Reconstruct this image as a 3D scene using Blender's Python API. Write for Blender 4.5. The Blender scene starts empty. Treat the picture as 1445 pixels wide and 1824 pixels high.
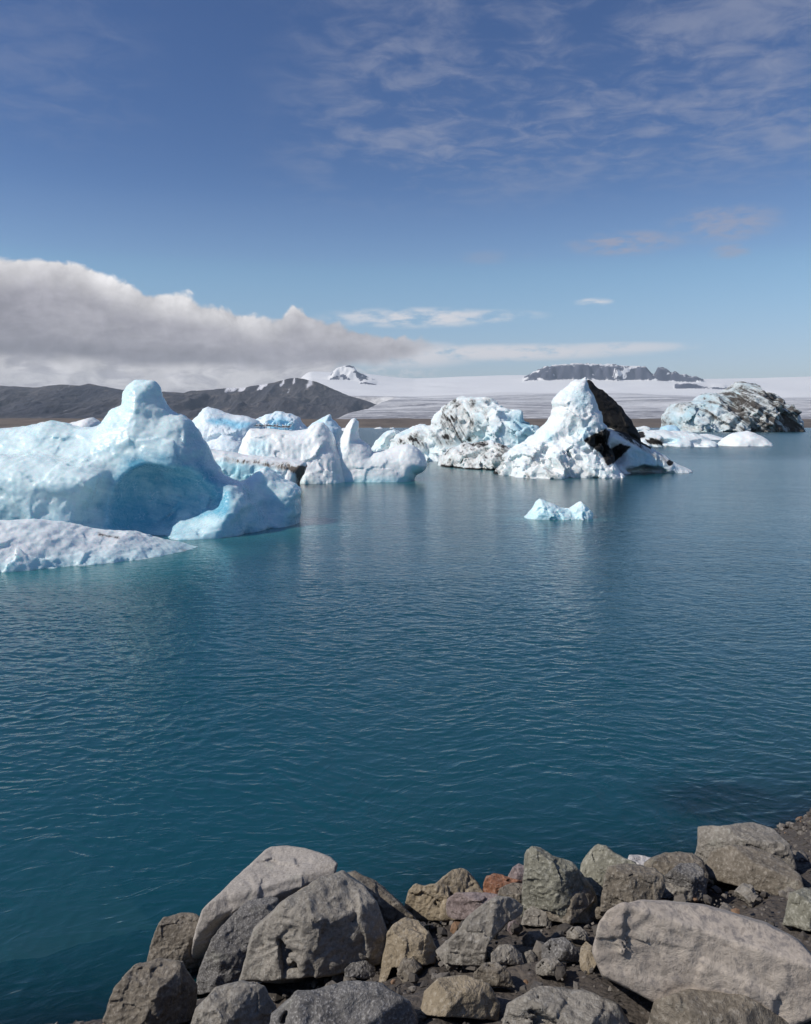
import bpy, math, random
import numpy as np
from mathutils import Vector

# ------------------------------------------------------------------ camera, sky, sun, exposure
S = bpy.context.scene
COL = S.collection
F, CX, HZ, EYE = 1500.0, 722.5, 757.0, 4.0       # focal length / centre / horizon in photograph pixels, eye height in m
cam = bpy.data.objects.new('camera', bpy.data.cameras.new('camera'))
COL.objects.link(cam); S.camera = cam
cam.location = (0, 0, EYE); cam.rotation_euler = (math.radians(90), 0, 0)
cam.data.sensor_fit = 'HORIZONTAL'; cam.data.sensor_width = 36
cam.data.lens = 36 * F / 1445; cam.data.shift_y = -(912 - HZ) / 1445
cam.data.clip_start = 0.1; cam.data.clip_end = 60000
SUN_DIR = Vector((-0.72, -0.22, 0.66)).normalized()      # towards the sun
SUN_EL = math.asin(SUN_DIR.z); SUN_AZ = math.atan2(SUN_DIR.x, SUN_DIR.y)
sun = bpy.data.objects.new('sun', bpy.data.lights.new('sun', 'SUN')); COL.objects.link(sun)
sun.rotation_euler = (-SUN_DIR).to_track_quat('-Z', 'Y').to_euler()
sun.data.energy = 3.9; sun.data.angle = math.radians(0.5); sun.data.color = (1, 0.94, 0.86)
S.view_settings.view_transform = 'Standard'; S.view_settings.look = 'None'
S.view_settings.exposure = 0.0; S.view_settings.gamma = 1.0
try: S.cycles.use_denoising = True
except Exception: pass
HAZE = 3.6e-5
S.cycles.max_bounces = 8; S.cycles.volume_bounces = 0; S.cycles.transparent_max_bounces = 8
S.cycles.caustics_reflective = False; S.cycles.caustics_refractive = False

class NT:
    """small helper to write node trees as expressions"""
    def __init__(s, tree): s.t = tree; s.n = tree.nodes; s.l = tree.links
    def put(s, sock, v):
        if isinstance(v, bpy.types.NodeSocket): s.l.new(v, sock)
        elif v is not None:
            if hasattr(sock.default_value, '__len__') and not hasattr(v, '__len__'): v = [v] * len(sock.default_value)
            if hasattr(sock.default_value, '__len__') and len(sock.default_value) == 4 and len(v) == 3: v = (*v, 1)
            sock.default_value = v
    def node(s, kind, ins=None, **kw):
        n = s.n.new(kind)
        for k, v in kw.items(): setattr(n, k, v)
        for k, v in (ins or {}).items(): s.put(n.inputs[k], v)
        return n
    def m(s, op, a, b=None, c=None, clamp=False):
        n = s.n.new('ShaderNodeMath'); n.operation = op; n.use_clamp = clamp
        for i, v in enumerate((a, b, c)):
            if v is not None: s.put(n.inputs[i], v)
        return n.outputs[0]
    def vm(s, op, a, b=None):
        n = s.n.new('ShaderNodeVectorMath'); n.operation = op
        s.put(n.inputs[0], a)
        if b is not None: s.put(n.inputs[1], b)
        return n.outputs[0]
    def ss(s, x, lo, hi, a=0.0, b=1.0):
        n = s.n.new('ShaderNodeMapRange'); n.interpolation_type = 'SMOOTHSTEP'
        for i, v in enumerate((x, lo, hi, a, b)): s.put(n.inputs[i], v)
        return n.outputs[0]
    def lin(s, x, lo, hi, a=0.0, b=1.0):
        n = s.n.new('ShaderNodeMapRange')
        for i, v in enumerate((x, lo, hi, a, b)): s.put(n.inputs[i], v)
        return n.outputs[0]
    def noise(s, v, scale, detail=4, rough=0.5, dist=0.0, kind='FBM', col=False):
        n = s.n.new('ShaderNodeTexNoise'); n.noise_type = kind
        s.put(n.inputs['Vector'], v); s.put(n.inputs['Scale'], scale); s.put(n.inputs['Detail'], detail)
        s.put(n.inputs['Roughness'], rough); s.put(n.inputs['Distortion'], dist)
        return n.outputs['Color' if col else 'Fac']
    def voro(s, v, scale, feat='F1', rnd=1.0, out='Distance'):
        n = s.n.new('ShaderNodeTexVoronoi'); n.feature = feat
        s.put(n.inputs['Vector'], v); s.put(n.inputs['Scale'], scale); s.put(n.inputs['Randomness'], rnd)
        return n.outputs[out]
    def mix(s, f, a, b, blend='MIX'):
        n = s.n.new('ShaderNodeMix'); n.data_type = 'RGBA'; n.blend_type = blend
        s.put(n.inputs[0], f); s.put(n.inputs[6], a); s.put(n.inputs[7], b)
        return n.outputs[2]
    def xyz(s, x, y, z):
        n = s.n.new('ShaderNodeCombineXYZ')
        for i, v in enumerate((x, y, z)): s.put(n.inputs[i], v)
        return n.outputs[0]
    def sep(s, v):
        n = s.n.new('ShaderNodeSeparateXYZ'); s.put(n.inputs[0], v); return n.outputs
    def curve(s, x, pts, lo, hi):
        """piecewise-linear function of x given as (x, y) points; returns y in real units"""
        n = s.n.new('ShaderNodeFloatCurve'); c = n.mapping.curves[0]
        x0, x1 = pts[0][0], pts[-1][0]
        q = [((px - x0) / (x1 - x0), (py - lo) / (hi - lo)) for px, py in pts]
        c.points[0].location = q[0]; c.points[1].location = q[-1]
        for p in q[1:-1]: c.points.new(*p)
        n.mapping.update()
        s.put(n.inputs['Value'], s.lin(x, x0, x1))
        return s.lin(n.outputs[0], 0, 1, lo, hi)

W = bpy.data.worlds.new('World'); S.world = W; W.use_nodes = True
t = NT(W.node_tree); t.n.clear()
d = t.vm('NORMALIZE', t.node('ShaderNodeTexCoord').outputs['Generated'])
dx, dy, dz = t.sep(d)
sky = t.node('ShaderNodeTexSky', sky_type='NISHITA', sun_disc=False, sun_elevation=SUN_EL, sun_rotation=SUN_AZ,
             altitude=0, air_density=1.0, dust_density=0.35, ozone_density=2.2).outputs[0]
hyp = t.m('SQRT', t.m('ADD', t.m('MULTIPLY', dx, dx), t.m('MULTIPLY', dy, dy)))
az = t.m('ARCTAN2', dx, dy)                                  # bearing, 0 straight out over the lagoon
el = t.m('DIVIDE', dz, t.m('MAXIMUM', hyp, 0.02))            # tangent of the elevation
U = t.m('MULTIPLY', az, 57.2958)                             # degrees
V = t.m('MULTIPLY', el, 57.2958)
def A(px): return math.degrees(math.atan((px - CX) / F))
def E(px, py): return 57.2958 * (HZ - py) / F * math.cos(math.atan((px - CX) / F))
uv = t.xyz(U, V, 0)
# --- high thin altocumulus, on a plane overhead
zc = t.m('MAXIMUM', dz, 0.05)
pl = t.xyz(t.m('DIVIDE', dx, zc), t.m('DIVIDE', dy, zc), 0)
n1 = t.noise(pl, 1.6, 3, 0.55, 0.3); n2 = t.noise(pl, 7.0, 6, 0.62, 0.5)
reg = t.ss(t.noise(pl, 0.55, 2), 0.30, 0.62)
reg2 = t.m('MULTIPLY', t.ss(U, A(400), A(700)), t.ss(V, E(900, 400), E(900, 255)))
reg3 = t.m('MULTIPLY', t.ss(U, A(330), A(180)), t.ss(V, E(200, 330), E(200, 170), 0, 0.35))
hi = t.m('ADD', t.m('MULTIPLY', n1, 0.5), t.m('MULTIPLY', n2, 0.5))
hi = t.m('MULTIPLY', t.ss(hi, 0.42, 0.66), t.m('MAXIMUM', t.m('MAXIMUM', reg2, reg3), t.m('MULTIPLY', t.ss(t.m('ABSOLUTE', U), 40, 70), reg)))
hi = t.m('MULTIPLY', hi, t.lin(V, 12, 30, 0.62, 0.42))
grd = t.node('ShaderNodeCombineXYZ', {0: t.curve(V, [(0, 1.04), (4, 1.0), (9, .92), (11.5, .81), (14, .68), (18, .49), (23, .44), (40, .42), (90, .42)], 0, 1), 1: t.curve(V, [(0, .98), (4, 1.02), (9, 1.07), (11.5, .94), (14, .81), (18, .65), (23, .60), (40, .57), (90, .57)], 0, 1.5), 2: t.curve(V, [(0, 1.16), (4, 1.18), (9, 1.17), (11.5, 1.10), (14, 1.02), (18, .91), (23, .87), (40, .84), (90, .84)], 0, 1.5)}).outputs[0]
col = t.mix(1.0, sky, grd, 'MULTIPLY')
col = t.mix(hi, col, (3.6, 3.85, 4.9))
# --- faint mauve puffs
def blob(px, py, w, h, f=1.0):
    a = t.m('DIVIDE', t.m('SUBTRACT', U, A(px)), w / 26.2); b = t.m('DIVIDE', t.m('SUBTRACT', V, E(px, py)), h / 26.2)
    r = t.m('ADD', t.m('MULTIPLY', a, a), t.m('MULTIPLY', b, b))
    return t.m('MULTIPLY', t.ss(r, 1, 0), f)
wsp = t.noise(t.xyz(t.m('MULTIPLY', U, 0.35), V, 0), 1.3, 6, 0.65)
wsp2 = t.noise(t.xyz(t.m('MULTIPLY', U, 0.5), V, 3.7), 2.6, 6, 0.65)
pf = t.m('MAXIMUM', blob(1115, 433, 120, 26, 0.9), t.m('MAXIMUM', blob(1290, 398, 110, 40, .75), t.m('MAXIMUM', blob(1300, 448, 40, 16, .7), blob(870, 458, 90, 16, .3))))
pf = t.m('MULTIPLY', pf, t.ss(wsp, 0.36, 0.62))
col = t.mix(t.m('MULTIPLY', pf, 0.8), col, (3.7, 3.7, 4.6))
# --- low white streaks
st = t.m('MAXIMUM', blob(740, 566, 200, 22), t.m('MAXIMUM', blob(860, 563, 130, 14, .8), blob(1057, 538, 40, 9, .9)))
st = t.m('MULTIPLY', st, t.ss(t.noise(t.xyz(t.m('MULTIPLY', U, .30), V, 8.1), 1.5, 5, .58), 0.36, 0.64))
st2 = t.m('MULTIPLY', t.m('MAXIMUM', blob(880, 628, 340, 19), t.m('MAXIMUM', blob(1090, 620, 170, 13, .8), blob(720, 632, 170, 30))), t.ss(wsp, 0.28, 0.52))
st3 = t.m('MULTIPLY', blob(690, 668, 120, 40, .6), t.ss(wsp2, 0.40, 0.65))
col = t.mix(t.m('MAXIMUM', t.m('MAXIMUM', st, st2), st3, clamp=True), col, (7.6, 7.6, 8.0))
# --- the low cloud bank over the mountains on the left
TOP = [(-700, 470), (-300, 440), (0, 455), (100, 462), (150, 474), (190, 492), (235, 505), (290, 522), (330, 525), (360, 536), (400, 545), (440, 560),
       (480, 567), (500, 562), (520, 549), (535, 547), (552, 562), (600, 577), (650, 590), (720, 602), (780, 606), (840, 612)]
BOT = [(-700, 790), (520, 790), (565, 690), (600, 664), (640, 655), (700, 646), (780, 626), (840, 616)]
top = t.curve(U, [(A(x), E(x, y)) for x, y in TOP], 0, 16); bot = t.curve(U, [(A(x), E(x, y)) for x, y in BOT], -3, 10)
cn = t.noise(uv, 0.45, 7, 0.58, 0.4); cn2 = t.noise(t.vm('MULTIPLY', uv, (0.6, 1, 1)), 0.16, 4, 0.5); cn3 = t.noise(t.vm('MULTIPLY', uv, (0.45, 1.2, 1)), 0.9, 5, 0.55, 0.6)
wq = t.vm('ADD', uv, t.vm('MULTIPLY', t.noise(uv, .8, 3, col=True), (1.4, 1.4, 0)))
puf = t.m('ADD', t.m('MULTIPLY', t.voro(wq, .62, 'SMOOTH_F1'), .75), t.m('MULTIPLY', t.voro(wq, 1.7, 'SMOOTH_F1'), .35))
wob = t.m('ADD', t.m('MULTIPLY', t.m('SUBTRACT', cn, 0.5), 1.3), t.m('MULTIPLY', t.m('SUBTRACT', .55, puf), 1.1))
dt = t.m('ADD', t.m('SUBTRACT', top, V), wob)                # degrees below the top edge
db = t.m('ADD', t.m('SUBTRACT', V, bot), t.m('MULTIPLY', wob, 0.8))
bank = t.m('MULTIPLY', t.m('MULTIPLY', t.ss(dt, 0.0, 0.38), t.ss(db, -0.2, 0.75)), t.ss(U, A(845), A(700)))
bank = t.m('MULTIPLY', bank, t.ss(t.m('ABSOLUTE', U), 120, 75))
lit = t.m('MULTIPLY', t.ss(t.m('ADD', dt, t.m('MULTIPLY', t.m('SUBTRACT', cn2, .5), 2.2)), 2.5, 0.35), t.ss(U, A(620), A(330), 0.30, 1.0))   # sunlit crest
knob = blob(525, 556, 36, 24, 0.95)
lit = t.m('MULTIPLY', lit, t.ss(puf, .95, .25, .72, 1.1))
lit = t.m('MAXIMUM', lit, t.m('MULTIPLY', knob, t.ss(dt, 1.1, 0.2)))
und = t.m('MULTIPLY', t.ss(t.m('ADD', V, t.m('MULTIPLY', t.m('SUBTRACT', cn2, .5), 2.4)), E(250, 632), E(250, 656)), t.ss(U, A(700), A(520)))     # paler second layer below
und = t.m('MULTIPLY', und, t.ss(cn3, 0.36, 0.56, 0.35, 1.0))
band = t.m('MULTIPLY', blob(150, 633, 400, 30, 0.75), t.ss(cn3, .3, .6, .55, 1))
g = t.ss(t.m('ADD', t.m('MULTIPLY', cn2, .6), t.m('MULTIPLY', cn3, .4)), 0.33, 0.68)
cc = t.mix(g, (3.2, 3.1, 3.5), (5.0, 4.85, 5.25))
cc = t.mix(band, cc, (2.5, 2.42, 2.72))
cc = t.mix(t.m('MULTIPLY', und, 0.95), cc, (7.7, 7.45, 7.55))
cc = t.mix(t.m('MULTIPLY', lit, t.ss(cn, .25, .62, .62, 1)), cc, (8.9, 8.7, 8.75))
tx = t.m('MULTIPLY', t.m('MULTIPLY', t.lin(puf, .2, .9, 1.07, .92), t.lin(cn, .3, .7, .84, 1.14)), t.lin(t.noise(uv, 1.1, 5, .6, .5), .3, .7, .93, 1.06))
cc = t.mix(1.0, cc, t.xyz(tx, tx, tx), 'MULTIPLY')
col = t.mix(bank, col, cc)
bg = t.node('ShaderNodeBackground', {'Color': col, 'Strength': 0.098})
t.l.new(bg.outputs[0], t.node('ShaderNodeOutputWorld').inputs[0])

# ------------------------------------------------------------------ numpy tools
def _hash(ix, iy, iz, seed):
    h = (ix.astype(np.uint32) * np.uint32(374761393) + iy.astype(np.uint32) * np.uint32(668265263)
         + iz.astype(np.uint32) * np.uint32(2147483647) + np.uint32((seed * 1013904223) & 0xffffffff))
    h = (h ^ (h >> np.uint32(13))) * np.uint32(1274126177)
    h = (h ^ (h >> np.uint32(16))) * np.uint32(2246822519)
    h = h ^ (h >> np.uint32(15))
    return h.astype(np.float32) * np.float32(2.0 / 4294967295.0) - np.float32(1)
def vnoise(x, y, z, seed=0):
    x = np.asarray(x, np.float32); y = np.asarray(y, np.float32); z = np.asarray(z, np.float32)
    x, y, z = np.broadcast_arrays(x, y, z)
    fx, fy, fz = np.floor(x), np.floor(y), np.floor(z)
    tx, ty, tz = x - fx, y - fy, z - fz
    ix, iy, iz = fx.astype(np.int32), fy.astype(np.int32), fz.astype(np.int32)
    u, v, w = (q * q * q * (q * (q * 6 - 15) + 10) for q in (tx, ty, tz))
    def H(a, b, c): return _hash(ix + a, iy + b, iz + c, seed)
    x00 = H(0, 0, 0) * (1 - u) + H(1, 0, 0) * u; x10 = H(0, 1, 0) * (1 - u) + H(1, 1, 0) * u
    x01 = H(0, 0, 1) * (1 - u) + H(1, 0, 1) * u; x11 = H(0, 1, 1) * (1 - u) + H(1, 1, 1) * u
    return (x00 * (1 - v) + x10 * v) * (1 - w) + (x01 * (1 - v) + x11 * v) * w
def fbm(x, y, z, octv=4, seed=0, gain=0.5, ridged=False):
    s = 0; a = 1.0; f = 1.0; tot = 0
    for i in range(octv):
        n = vnoise(x * f + 13.7 * i, y * f - 7.1 * i, z * f + 3.3 * i, seed + i)
        if ridged: n = 1 - 2 * np.abs(n)
        s = s + a * n; tot += a; a *= gain; f *= 2.03
    return s / tot
def facets(x, y, z, seed=0, tilt=1.0):
    """fractured look: every Voronoi cell gets a plane of its own, so surfaces break into flat faces with ledges between"""
    x = np.asarray(x, np.float32); y = np.asarray(y, np.float32); z = np.asarray(z, np.float32)
    bx, by, bz = (np.floor(q - .5).astype(np.int32) for q in (x, y, z))
    best = np.full(x.shape, 9e9, np.float32); val = np.zeros(x.shape, np.float32)
    for i in (0, 1):
        for j in (0, 1):
            for k in (0, 1):
                ci, cj, ck = bx + i, by + j, bz + k
                px = x - (ci + .5 + .28 * _hash(ci, cj, ck, seed)); py = y - (cj + .5 + .28 * _hash(ci, cj, ck, seed + 1)); pz = z - (ck + .5 + .28 * _hash(ci, cj, ck, seed + 2))
                d = px * px + py * py + pz * pz; m = d < best; best = np.where(m, d, best)
                g = tilt * (px * _hash(ci, cj, ck, seed + 3) + py * _hash(ci, cj, ck, seed + 4) + pz * _hash(ci, cj, ck, seed + 5)) + .25 * _hash(ci, cj, ck, seed + 6)
                val = np.where(m, g, val)
    return val
def sstep(x, a, b):
    q = np.clip((x - a) / (b - a), 0, 1); return q * q * (3 - 2 * q)
def smin(a, b, k):
    h = np.clip(0.5 + 0.5 * (b - a) / k, 0, 1); return b * (1 - h) + a * h - k * h * (1 - h)
def smax(a, b, k): return -smin(-a, -b, k)
def poly_sd(poly, X, Z):
    """signed distance to a polygon, positive inside"""
    P = np.asarray(poly, np.float32); d2 = np.full(X.shape, 1e12, np.float32); ins = np.zeros(X.shape, bool)
    for (ax, az_), (bx, bz) in zip(P, np.roll(P, -1, 0)):
        ex, ez = bx - ax, bz - az_
        q = np.clip(((X - ax) * ex + (Z - az_) * ez) / (ex * ex + ez * ez + 1e-9), 0, 1)
        d2 = np.minimum(d2, (X - ax - q * ex) ** 2 + (Z - az_ - q * ez) ** 2)
        if bz != az_: ins ^= ((az_ > Z) != (bz > Z)) & (X < ex * (Z - az_) / (bz - az_) + ax)
    d = np.sqrt(d2); return np.where(ins, d, -d)
def surfnet(Fd, o, h):
    """naive surface nets: field (negative inside) -> vertices, quads"""
    sg = Fd < 0; nx, ny, nz = Fd.shape
    c = [(a, b, e) for a in (0, 1) for b in (0, 1) for e in (0, 1)]
    def cut(Q, k): return Q[k[0]:nx - 1 + k[0], k[1]:ny - 1 + k[1], k[2]:nz - 1 + k[2]]
    cnt = sum(cut(sg, k).astype(np.int8) for k in c)
    act = (cnt > 0) & (cnt < 8); I, J, K = np.nonzero(act)
    idx = np.full(act.shape, -1, np.int32); idx[I, J, K] = np.arange(len(I))
    acc = np.zeros((len(I), 3), np.float64); num = np.zeros(len(I))
    for i, a in enumerate(c):
        for b in c[i + 1:]:
            if sum(abs(p - q) for p, q in zip(a, b)) != 1: continue
            fa = Fd[I + a[0], J + a[1], K + a[2]]; fb = Fd[I + b[0], J + b[1], K + b[2]]
            m = (fa < 0) != (fb < 0); q = np.where(m, fa / np.where(m, fa - fb, 1), 0)
            for ax in range(3): acc[:, ax] += np.where(m, a[ax] + q * (b[ax] - a[ax]), 0)
            num += m
    v = (np.stack((I, J, K), 1) + acc / num[:, None]) * h + np.asarray(o)
    quads = []
    for ax in range(3):
        o1, o2 = [(1, 2), (2, 0), (0, 1)][ax]
        s0 = [slice(1, -1)] * 3; s0[ax] = slice(0, -1); s1 = list(s0); s1[ax] = slice(1, None)
        A_, B_ = sg[tuple(s0)], sg[tuple(s1)]
        for rev, m in ((False, A_ & ~B_), (True, ~A_ & B_)):
            p = np.stack(np.nonzero(m), 1)
            if not len(p): continue
            for k in range(3):
                if k != ax: p[:, k] += 1
            def g(d1, d2):
                r = p.copy(); r[:, o1] -= d1; r[:, o2] -= d2; return idx[r[:, 0], r[:, 1], r[:, 2]]
            q = np.stack((g(1, 1), g(0, 1), g(0, 0), g(1, 0)), 1)
            quads.append(q[:, ::-1] if rev else q)
    return v, np.concatenate(quads)
def vnormals(v, f):
    n = np.cross(v[f[:, 2]] - v[f[:, 0]], v[f[:, 3]] - v[f[:, 1]]); out = np.zeros_like(v)
    for k in range(4): np.add.at(out, f[:, k], n)
    return out / (np.linalg.norm(out, axis=1, keepdims=True) + 1e-12)
def mesh(name, v, f, mat, parent=None, attrs=None, smooth=True):
    v = np.asarray(v, np.float32); f = np.asarray(f, np.int32); k = f.shape[1]
    me = bpy.data.meshes.new(name); me.vertices.add(len(v)); me.vertices.foreach_set('co', v.ravel())
    me.loops.add(f.size); me.loops.foreach_set('vertex_index', f.ravel())
    me.polygons.add(len(f)); me.polygons.foreach_set('loop_start', np.arange(0, f.size, k, dtype=np.int32))
    me.polygons.foreach_set('use_smooth', np.full(len(f), smooth))
    for an, av in (attrs or {}).items():
        a = me.attributes.new(an, 'FLOAT', 'POINT'); a.data.foreach_set('value', np.asarray(av, np.float32))
    me.update(); me.validate(); me.materials.append(mat)
    o = bpy.data.objects.new(name, me); COL.objects.link(o)
    if parent: o.parent = parent
    return o
def tag(o, label=None, cat=None, group=None, kind=None):
    if label: o['label'] = label
    if cat: o['category'] = cat
    if group: o['group'] = group
    if kind: o['kind'] = kind
    return o
def recentre(o, c):
    """put the object's origin at its base"""
    c = np.asarray(c, np.float32); n = len(o.data.vertices); b = np.empty(n * 3, np.float32)
    o.data.vertices.foreach_get('co', b); o.data.vertices.foreach_set('co', (b.reshape(-1, 3) - c).ravel()); o.data.update(); o.location = c
def gridmesh(X, Y, Z):
    nr, nc = X.shape; v = np.stack((X, Y, Z), -1).reshape(-1, 3)
    i = np.arange(nr * nc).reshape(nr, nc)
    f = np.stack((i[:-1, :-1], i[:-1, 1:], i[1:, 1:], i[1:, :-1]), -1).reshape(-1, 4)
    return v, f
def px2w(px, py, Y): return (px - CX) / F * Y, EYE - (py - HZ) / F * Y

# ------------------------------------------------------------------ materials
def material(name):
    m = bpy.data.materials.new(name); m.use_nodes = True; tt = NT(m.node_tree); tt.n.clear()
    out = tt.node('ShaderNodeOutputMaterial')
    return m, tt, out
def wet(tt, c, rough, lo=.03, hi=.16):
    """a wet band just above the water line: darker and shinier"""
    z = tt.sep(tt.node('ShaderNodeNewGeometry').outputs['Position'])[2]
    w = tt.ss(tt.m('ADD', z, tt.lin(tt.noise(tt.node('ShaderNodeTexCoord').outputs['Object'], 5, 3), .3, .7, -.05, .05)), hi, lo)
    return tt.mix(w, c, tt.mix(1.0, c, (.38, .38, .40), 'MULTIPLY')), tt.mix(w, (rough,) * 3, (.22,) * 3)
def pbsdf(tt, out, col, rough=0.6, bump=None, bs=0.5, bd=0.02, extra=None):
    b = tt.node('ShaderNodeBsdfPrincipled', {'Base Color': col, 'Roughness': rough})
    for k, v in (extra or {}).items(): tt.put(b.inputs[k], v)
    if bump is not None:
        n = tt.node('ShaderNodeBump', {'Height': bump, 'Strength': bs, 'Distance': bd}); tt.l.new(n.outputs[0], b.inputs['Normal'])
    tt.l.new(b.outputs[0], out.inputs[0]); return b
def attr(tt, name): return tt.node('ShaderNodeAttribute', attribute_name=name).outputs['Fac']

def ice_material(name, white, deep, dirtcol, sc=1.0, sss=0.25, grain=0.5, streak=(0.4, 1.6, 5.0), rough=(.30, .55), var=.14, grey=(.40, .37, .33)):
    """white bubbly ice, clear blue ice (attribute blue) and black ash (attribute dirt)"""
    m, tt, out = material(name); co = tt.node('ShaderNodeTexCoord').outputs['Object']
    nz = tt.noise(co, 0.9 / sc, 5, 0.6, 0.4); fine = tt.noise(co, 7.0 / sc, 5, 0.65); sp = tt.voro(tt.vm('ADD', co, tt.vm('SCALE', tt.noise(co, 3 / sc, 2, col=True))), 5.0 / sc)
    lx, ly, lz = tt.sep(co); lay = tt.noise(tt.xyz(tt.m('MULTIPLY', lx, .35 / sc), tt.m('MULTIPLY', ly, .35 / sc), tt.m('ADD', tt.m('MULTIPLY', lz, 3.2 / sc), tt.m('MULTIPLY', lx, .9 / sc))), 1.0, 5, .6, .8)
    bl = tt.m('ADD', tt.m('ADD', attr(tt, 'blue'), tt.lin(lay, .36, .66, -.10, .12)), tt.lin(nz, 0.34, 0.70, -var, var * 1.2), clamp=True)
    c = tt.mix(bl, white, deep)
    c = tt.mix(tt.lin(fine, .35, .7, 0, .14), c, (0.86, 0.9, 0.92))
    ed = tt.voro(tt.vm('ADD', tt.vm('MULTIPLY', co, (1, 1, .7)), tt.vm('SCALE', tt.noise(co, 1.6 / sc, 4, .6, col=True))), .9 / sc, 'DISTANCE_TO_EDGE')
    c = tt.mix(tt.m('MULTIPLY', tt.ss(ed, .022, .004, 0, .5), tt.ss(nz, .45, .6)), c, (.88, .93, .95))
    dr = attr(tt, 'dirt'); sk = tt.noise(co, 3.2 / sc, 6, 0.72, 0.8)
    cx, cy, cz = tt.sep(co); ca, sa = math.cos(streak[0]), math.sin(streak[0]); f_ = streak[1] / sc
    ac = tt.m('ADD', tt.m('MULTIPLY', cx, ca * f_), tt.m('MULTIPLY', cz, sa * f_)); al = tt.m('ADD', tt.m('MULTIPLY', cx, -sa * f_ / streak[2]), tt.m('MULTIPLY', cz, ca * f_ / streak[2]))
    stn = tt.noise(tt.xyz(ac, tt.m('MULTIPLY', cy, f_ * .25), al), 1.0, 7, 0.68, 0.5)
    dv = tt.m('ADD', tt.m('MULTIPLY', dr, 1.5), tt.m('ADD', tt.lin(stn, .32, .68, -.55, .55), tt.lin(sk, .3, .7, -.16, .16)))
    gate = tt.ss(dr, .02, .2)
    c = tt.mix(tt.m('MULTIPLY', gate, tt.ss(dv, -.05, .75, 0, .55)), c, grey)
    dm = tt.m('MULTIPLY', tt.ss(dv, 0.52, 0.88), gate)
    c = tt.mix(dm, c, tt.mix(tt.noise(co, 9 / sc, 4), dirtcol, [x * 1.9 for x in dirtcol]))
    bh = tt.m('ADD', tt.m('MULTIPLY', fine, 0.8), tt.m('ADD', tt.m('MULTIPLY', sp, 0.9), tt.m('MULTIPLY', tt.noise(co, 24 / sc, 3, .6), 0.25)))
    pbsdf(tt, out, c, tt.mix(dm, tt.lin(fine, .3, .7, *rough), 0.75), bh, grain, 0.10 * sc,
          {'Subsurface Weight': tt.m('MULTIPLY', tt.m('SUBTRACT', 1, dm), sss), 'Subsurface Radius': (0.35, 0.85, 1.0), 'Subsurface Scale': 0.55 * sc, 'IOR': 1.31})
    return m
M = {}
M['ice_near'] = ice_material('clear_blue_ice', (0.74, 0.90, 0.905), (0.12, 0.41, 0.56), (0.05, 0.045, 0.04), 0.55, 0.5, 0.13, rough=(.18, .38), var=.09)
M['ice_floe'] = ice_material('floe_ice', (0.84, 0.89, 0.89), (0.34, 0.66, 0.73), (0.05, 0.045, 0.045), 0.45, 0.35, 0.22, rough=(.22, .45), var=.06)
M['ice_white'] = ice_material('white_snowy_ice', (0.84, 0.87, 0.86), (0.30, 0.64, 0.73), (0.10, 0.085, 0.07), 0.9, 0.25, 0.20, streak=(0.05, 3.0, 4.0))
M['ice_blue'] = ice_material('pale_blue_ice', (0.80, 0.88, 0.92), (0.25, 0.62, 0.82), (0.06, 0.055, 0.05), 1.0, 0.25, 0.35)
M['ice_dirty'] = ice_material('ash_streaked_ice', (0.83, 0.87, 0.86), (0.38, 0.68, 0.78), (0.013, 0.012, 0.011), 1.0, 0.2, 0.45, streak=(.55, .95, 9.0))
M['ice_far'] = ice_material('far_ash_streaked_ice', (0.74, 0.77, 0.77), (0.35, 0.58, 0.66), (0.05, 0.045, 0.04), 4.5, 0.1, 0.5, streak=(.85, 1.0, 6.0))

# ------------------------------------------------------------------ terrain: far glacier, mountain, moraine, lake bed, water, bank
def interp(x, pts): return np.interp(x, [p[0] for p in pts], [p[1] for p in pts])
def fan(y0, y1, nr, p0, p1, ncol, power=1.0, extra=()):
    """terrain grid, denser near the lagoon"""
    r = np.linspace(0, 1, nr) ** power; ys = y0 * (y1 / y0) ** r
    ys = np.unique(np.concatenate([ys] + [np.linspace(*e) for e in extra]))
    us = (np.linspace(p0, p1, ncol) - CX) / F
    return us[None, :] * ys[:, None], np.repeat(ys[:, None], ncol, 1)
# glacier: crevassed tongue rising to the snow plateau, with two rock outcrops
X, Y = fan(2300, 15500, 260, -420, 1900, 900, extra=((11170, 11760, 75), (9740, 9960, 20), (10680, 10860, 18)))
P = CX + F * X / Y
HG = [(2300, 2), (2600, 20), (3400, 52), (4500, 98), (6000, 175), (8000, 262), (9300, 345), (10500, 470), (11500, 585), (12500, 690), (13500, 775), (14500, 815), (15500, 790)]
Z = interp(Y, HG)
crest = interp(P, [(-420, 672), (500, 664), (600, 666), (657, 668), (700, 672.5), (738, 675), (780, 673.5), (814, 672), (887, 670), (948, 669), (1100, 671), (1250, 676), (1300, 675), (1900, 670)])
Z = Z * (1 + ((HZ - crest) / 84 - 1) * sstep(Y, 7000, 12500))
Z = Z + 60 * sstep(Y, 5000, 11000) * sstep(Y, 14500, 12500) * fbm(X / 1300, Y / 900, X * 0, 3, 7)
Z += (5 * sstep(Y, 2600, 4000) + 4) * fbm(X / 260, Y / 180, X * 0, 4, 8) * sstep(Y, 9500, 7000)
Z += 2.5 * fbm(X / 60, Y / 45, X * 0, 3, 9, ridged=True) * sstep(Y, 9000, 5000)
Z += 16 * np.sin(P / 95 + Y / 900) * sstep(Y, 3000, 5000) * sstep(Y, 10500, 8000)
edge = interp(Y, [(2300, 575), (2600, 590), (4500, 645), (6300, 700), (6800, 700), (7400, 520), (15500, 520)])
lowl = sstep(P, edge - 25 - 30 * sstep(Y, 7000, 8000), edge + 12 + 25 * sstep(Y, 7000, 8000))
Z = Z * lowl + (1 - lowl) * np.minimum(Z, 4)
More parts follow.
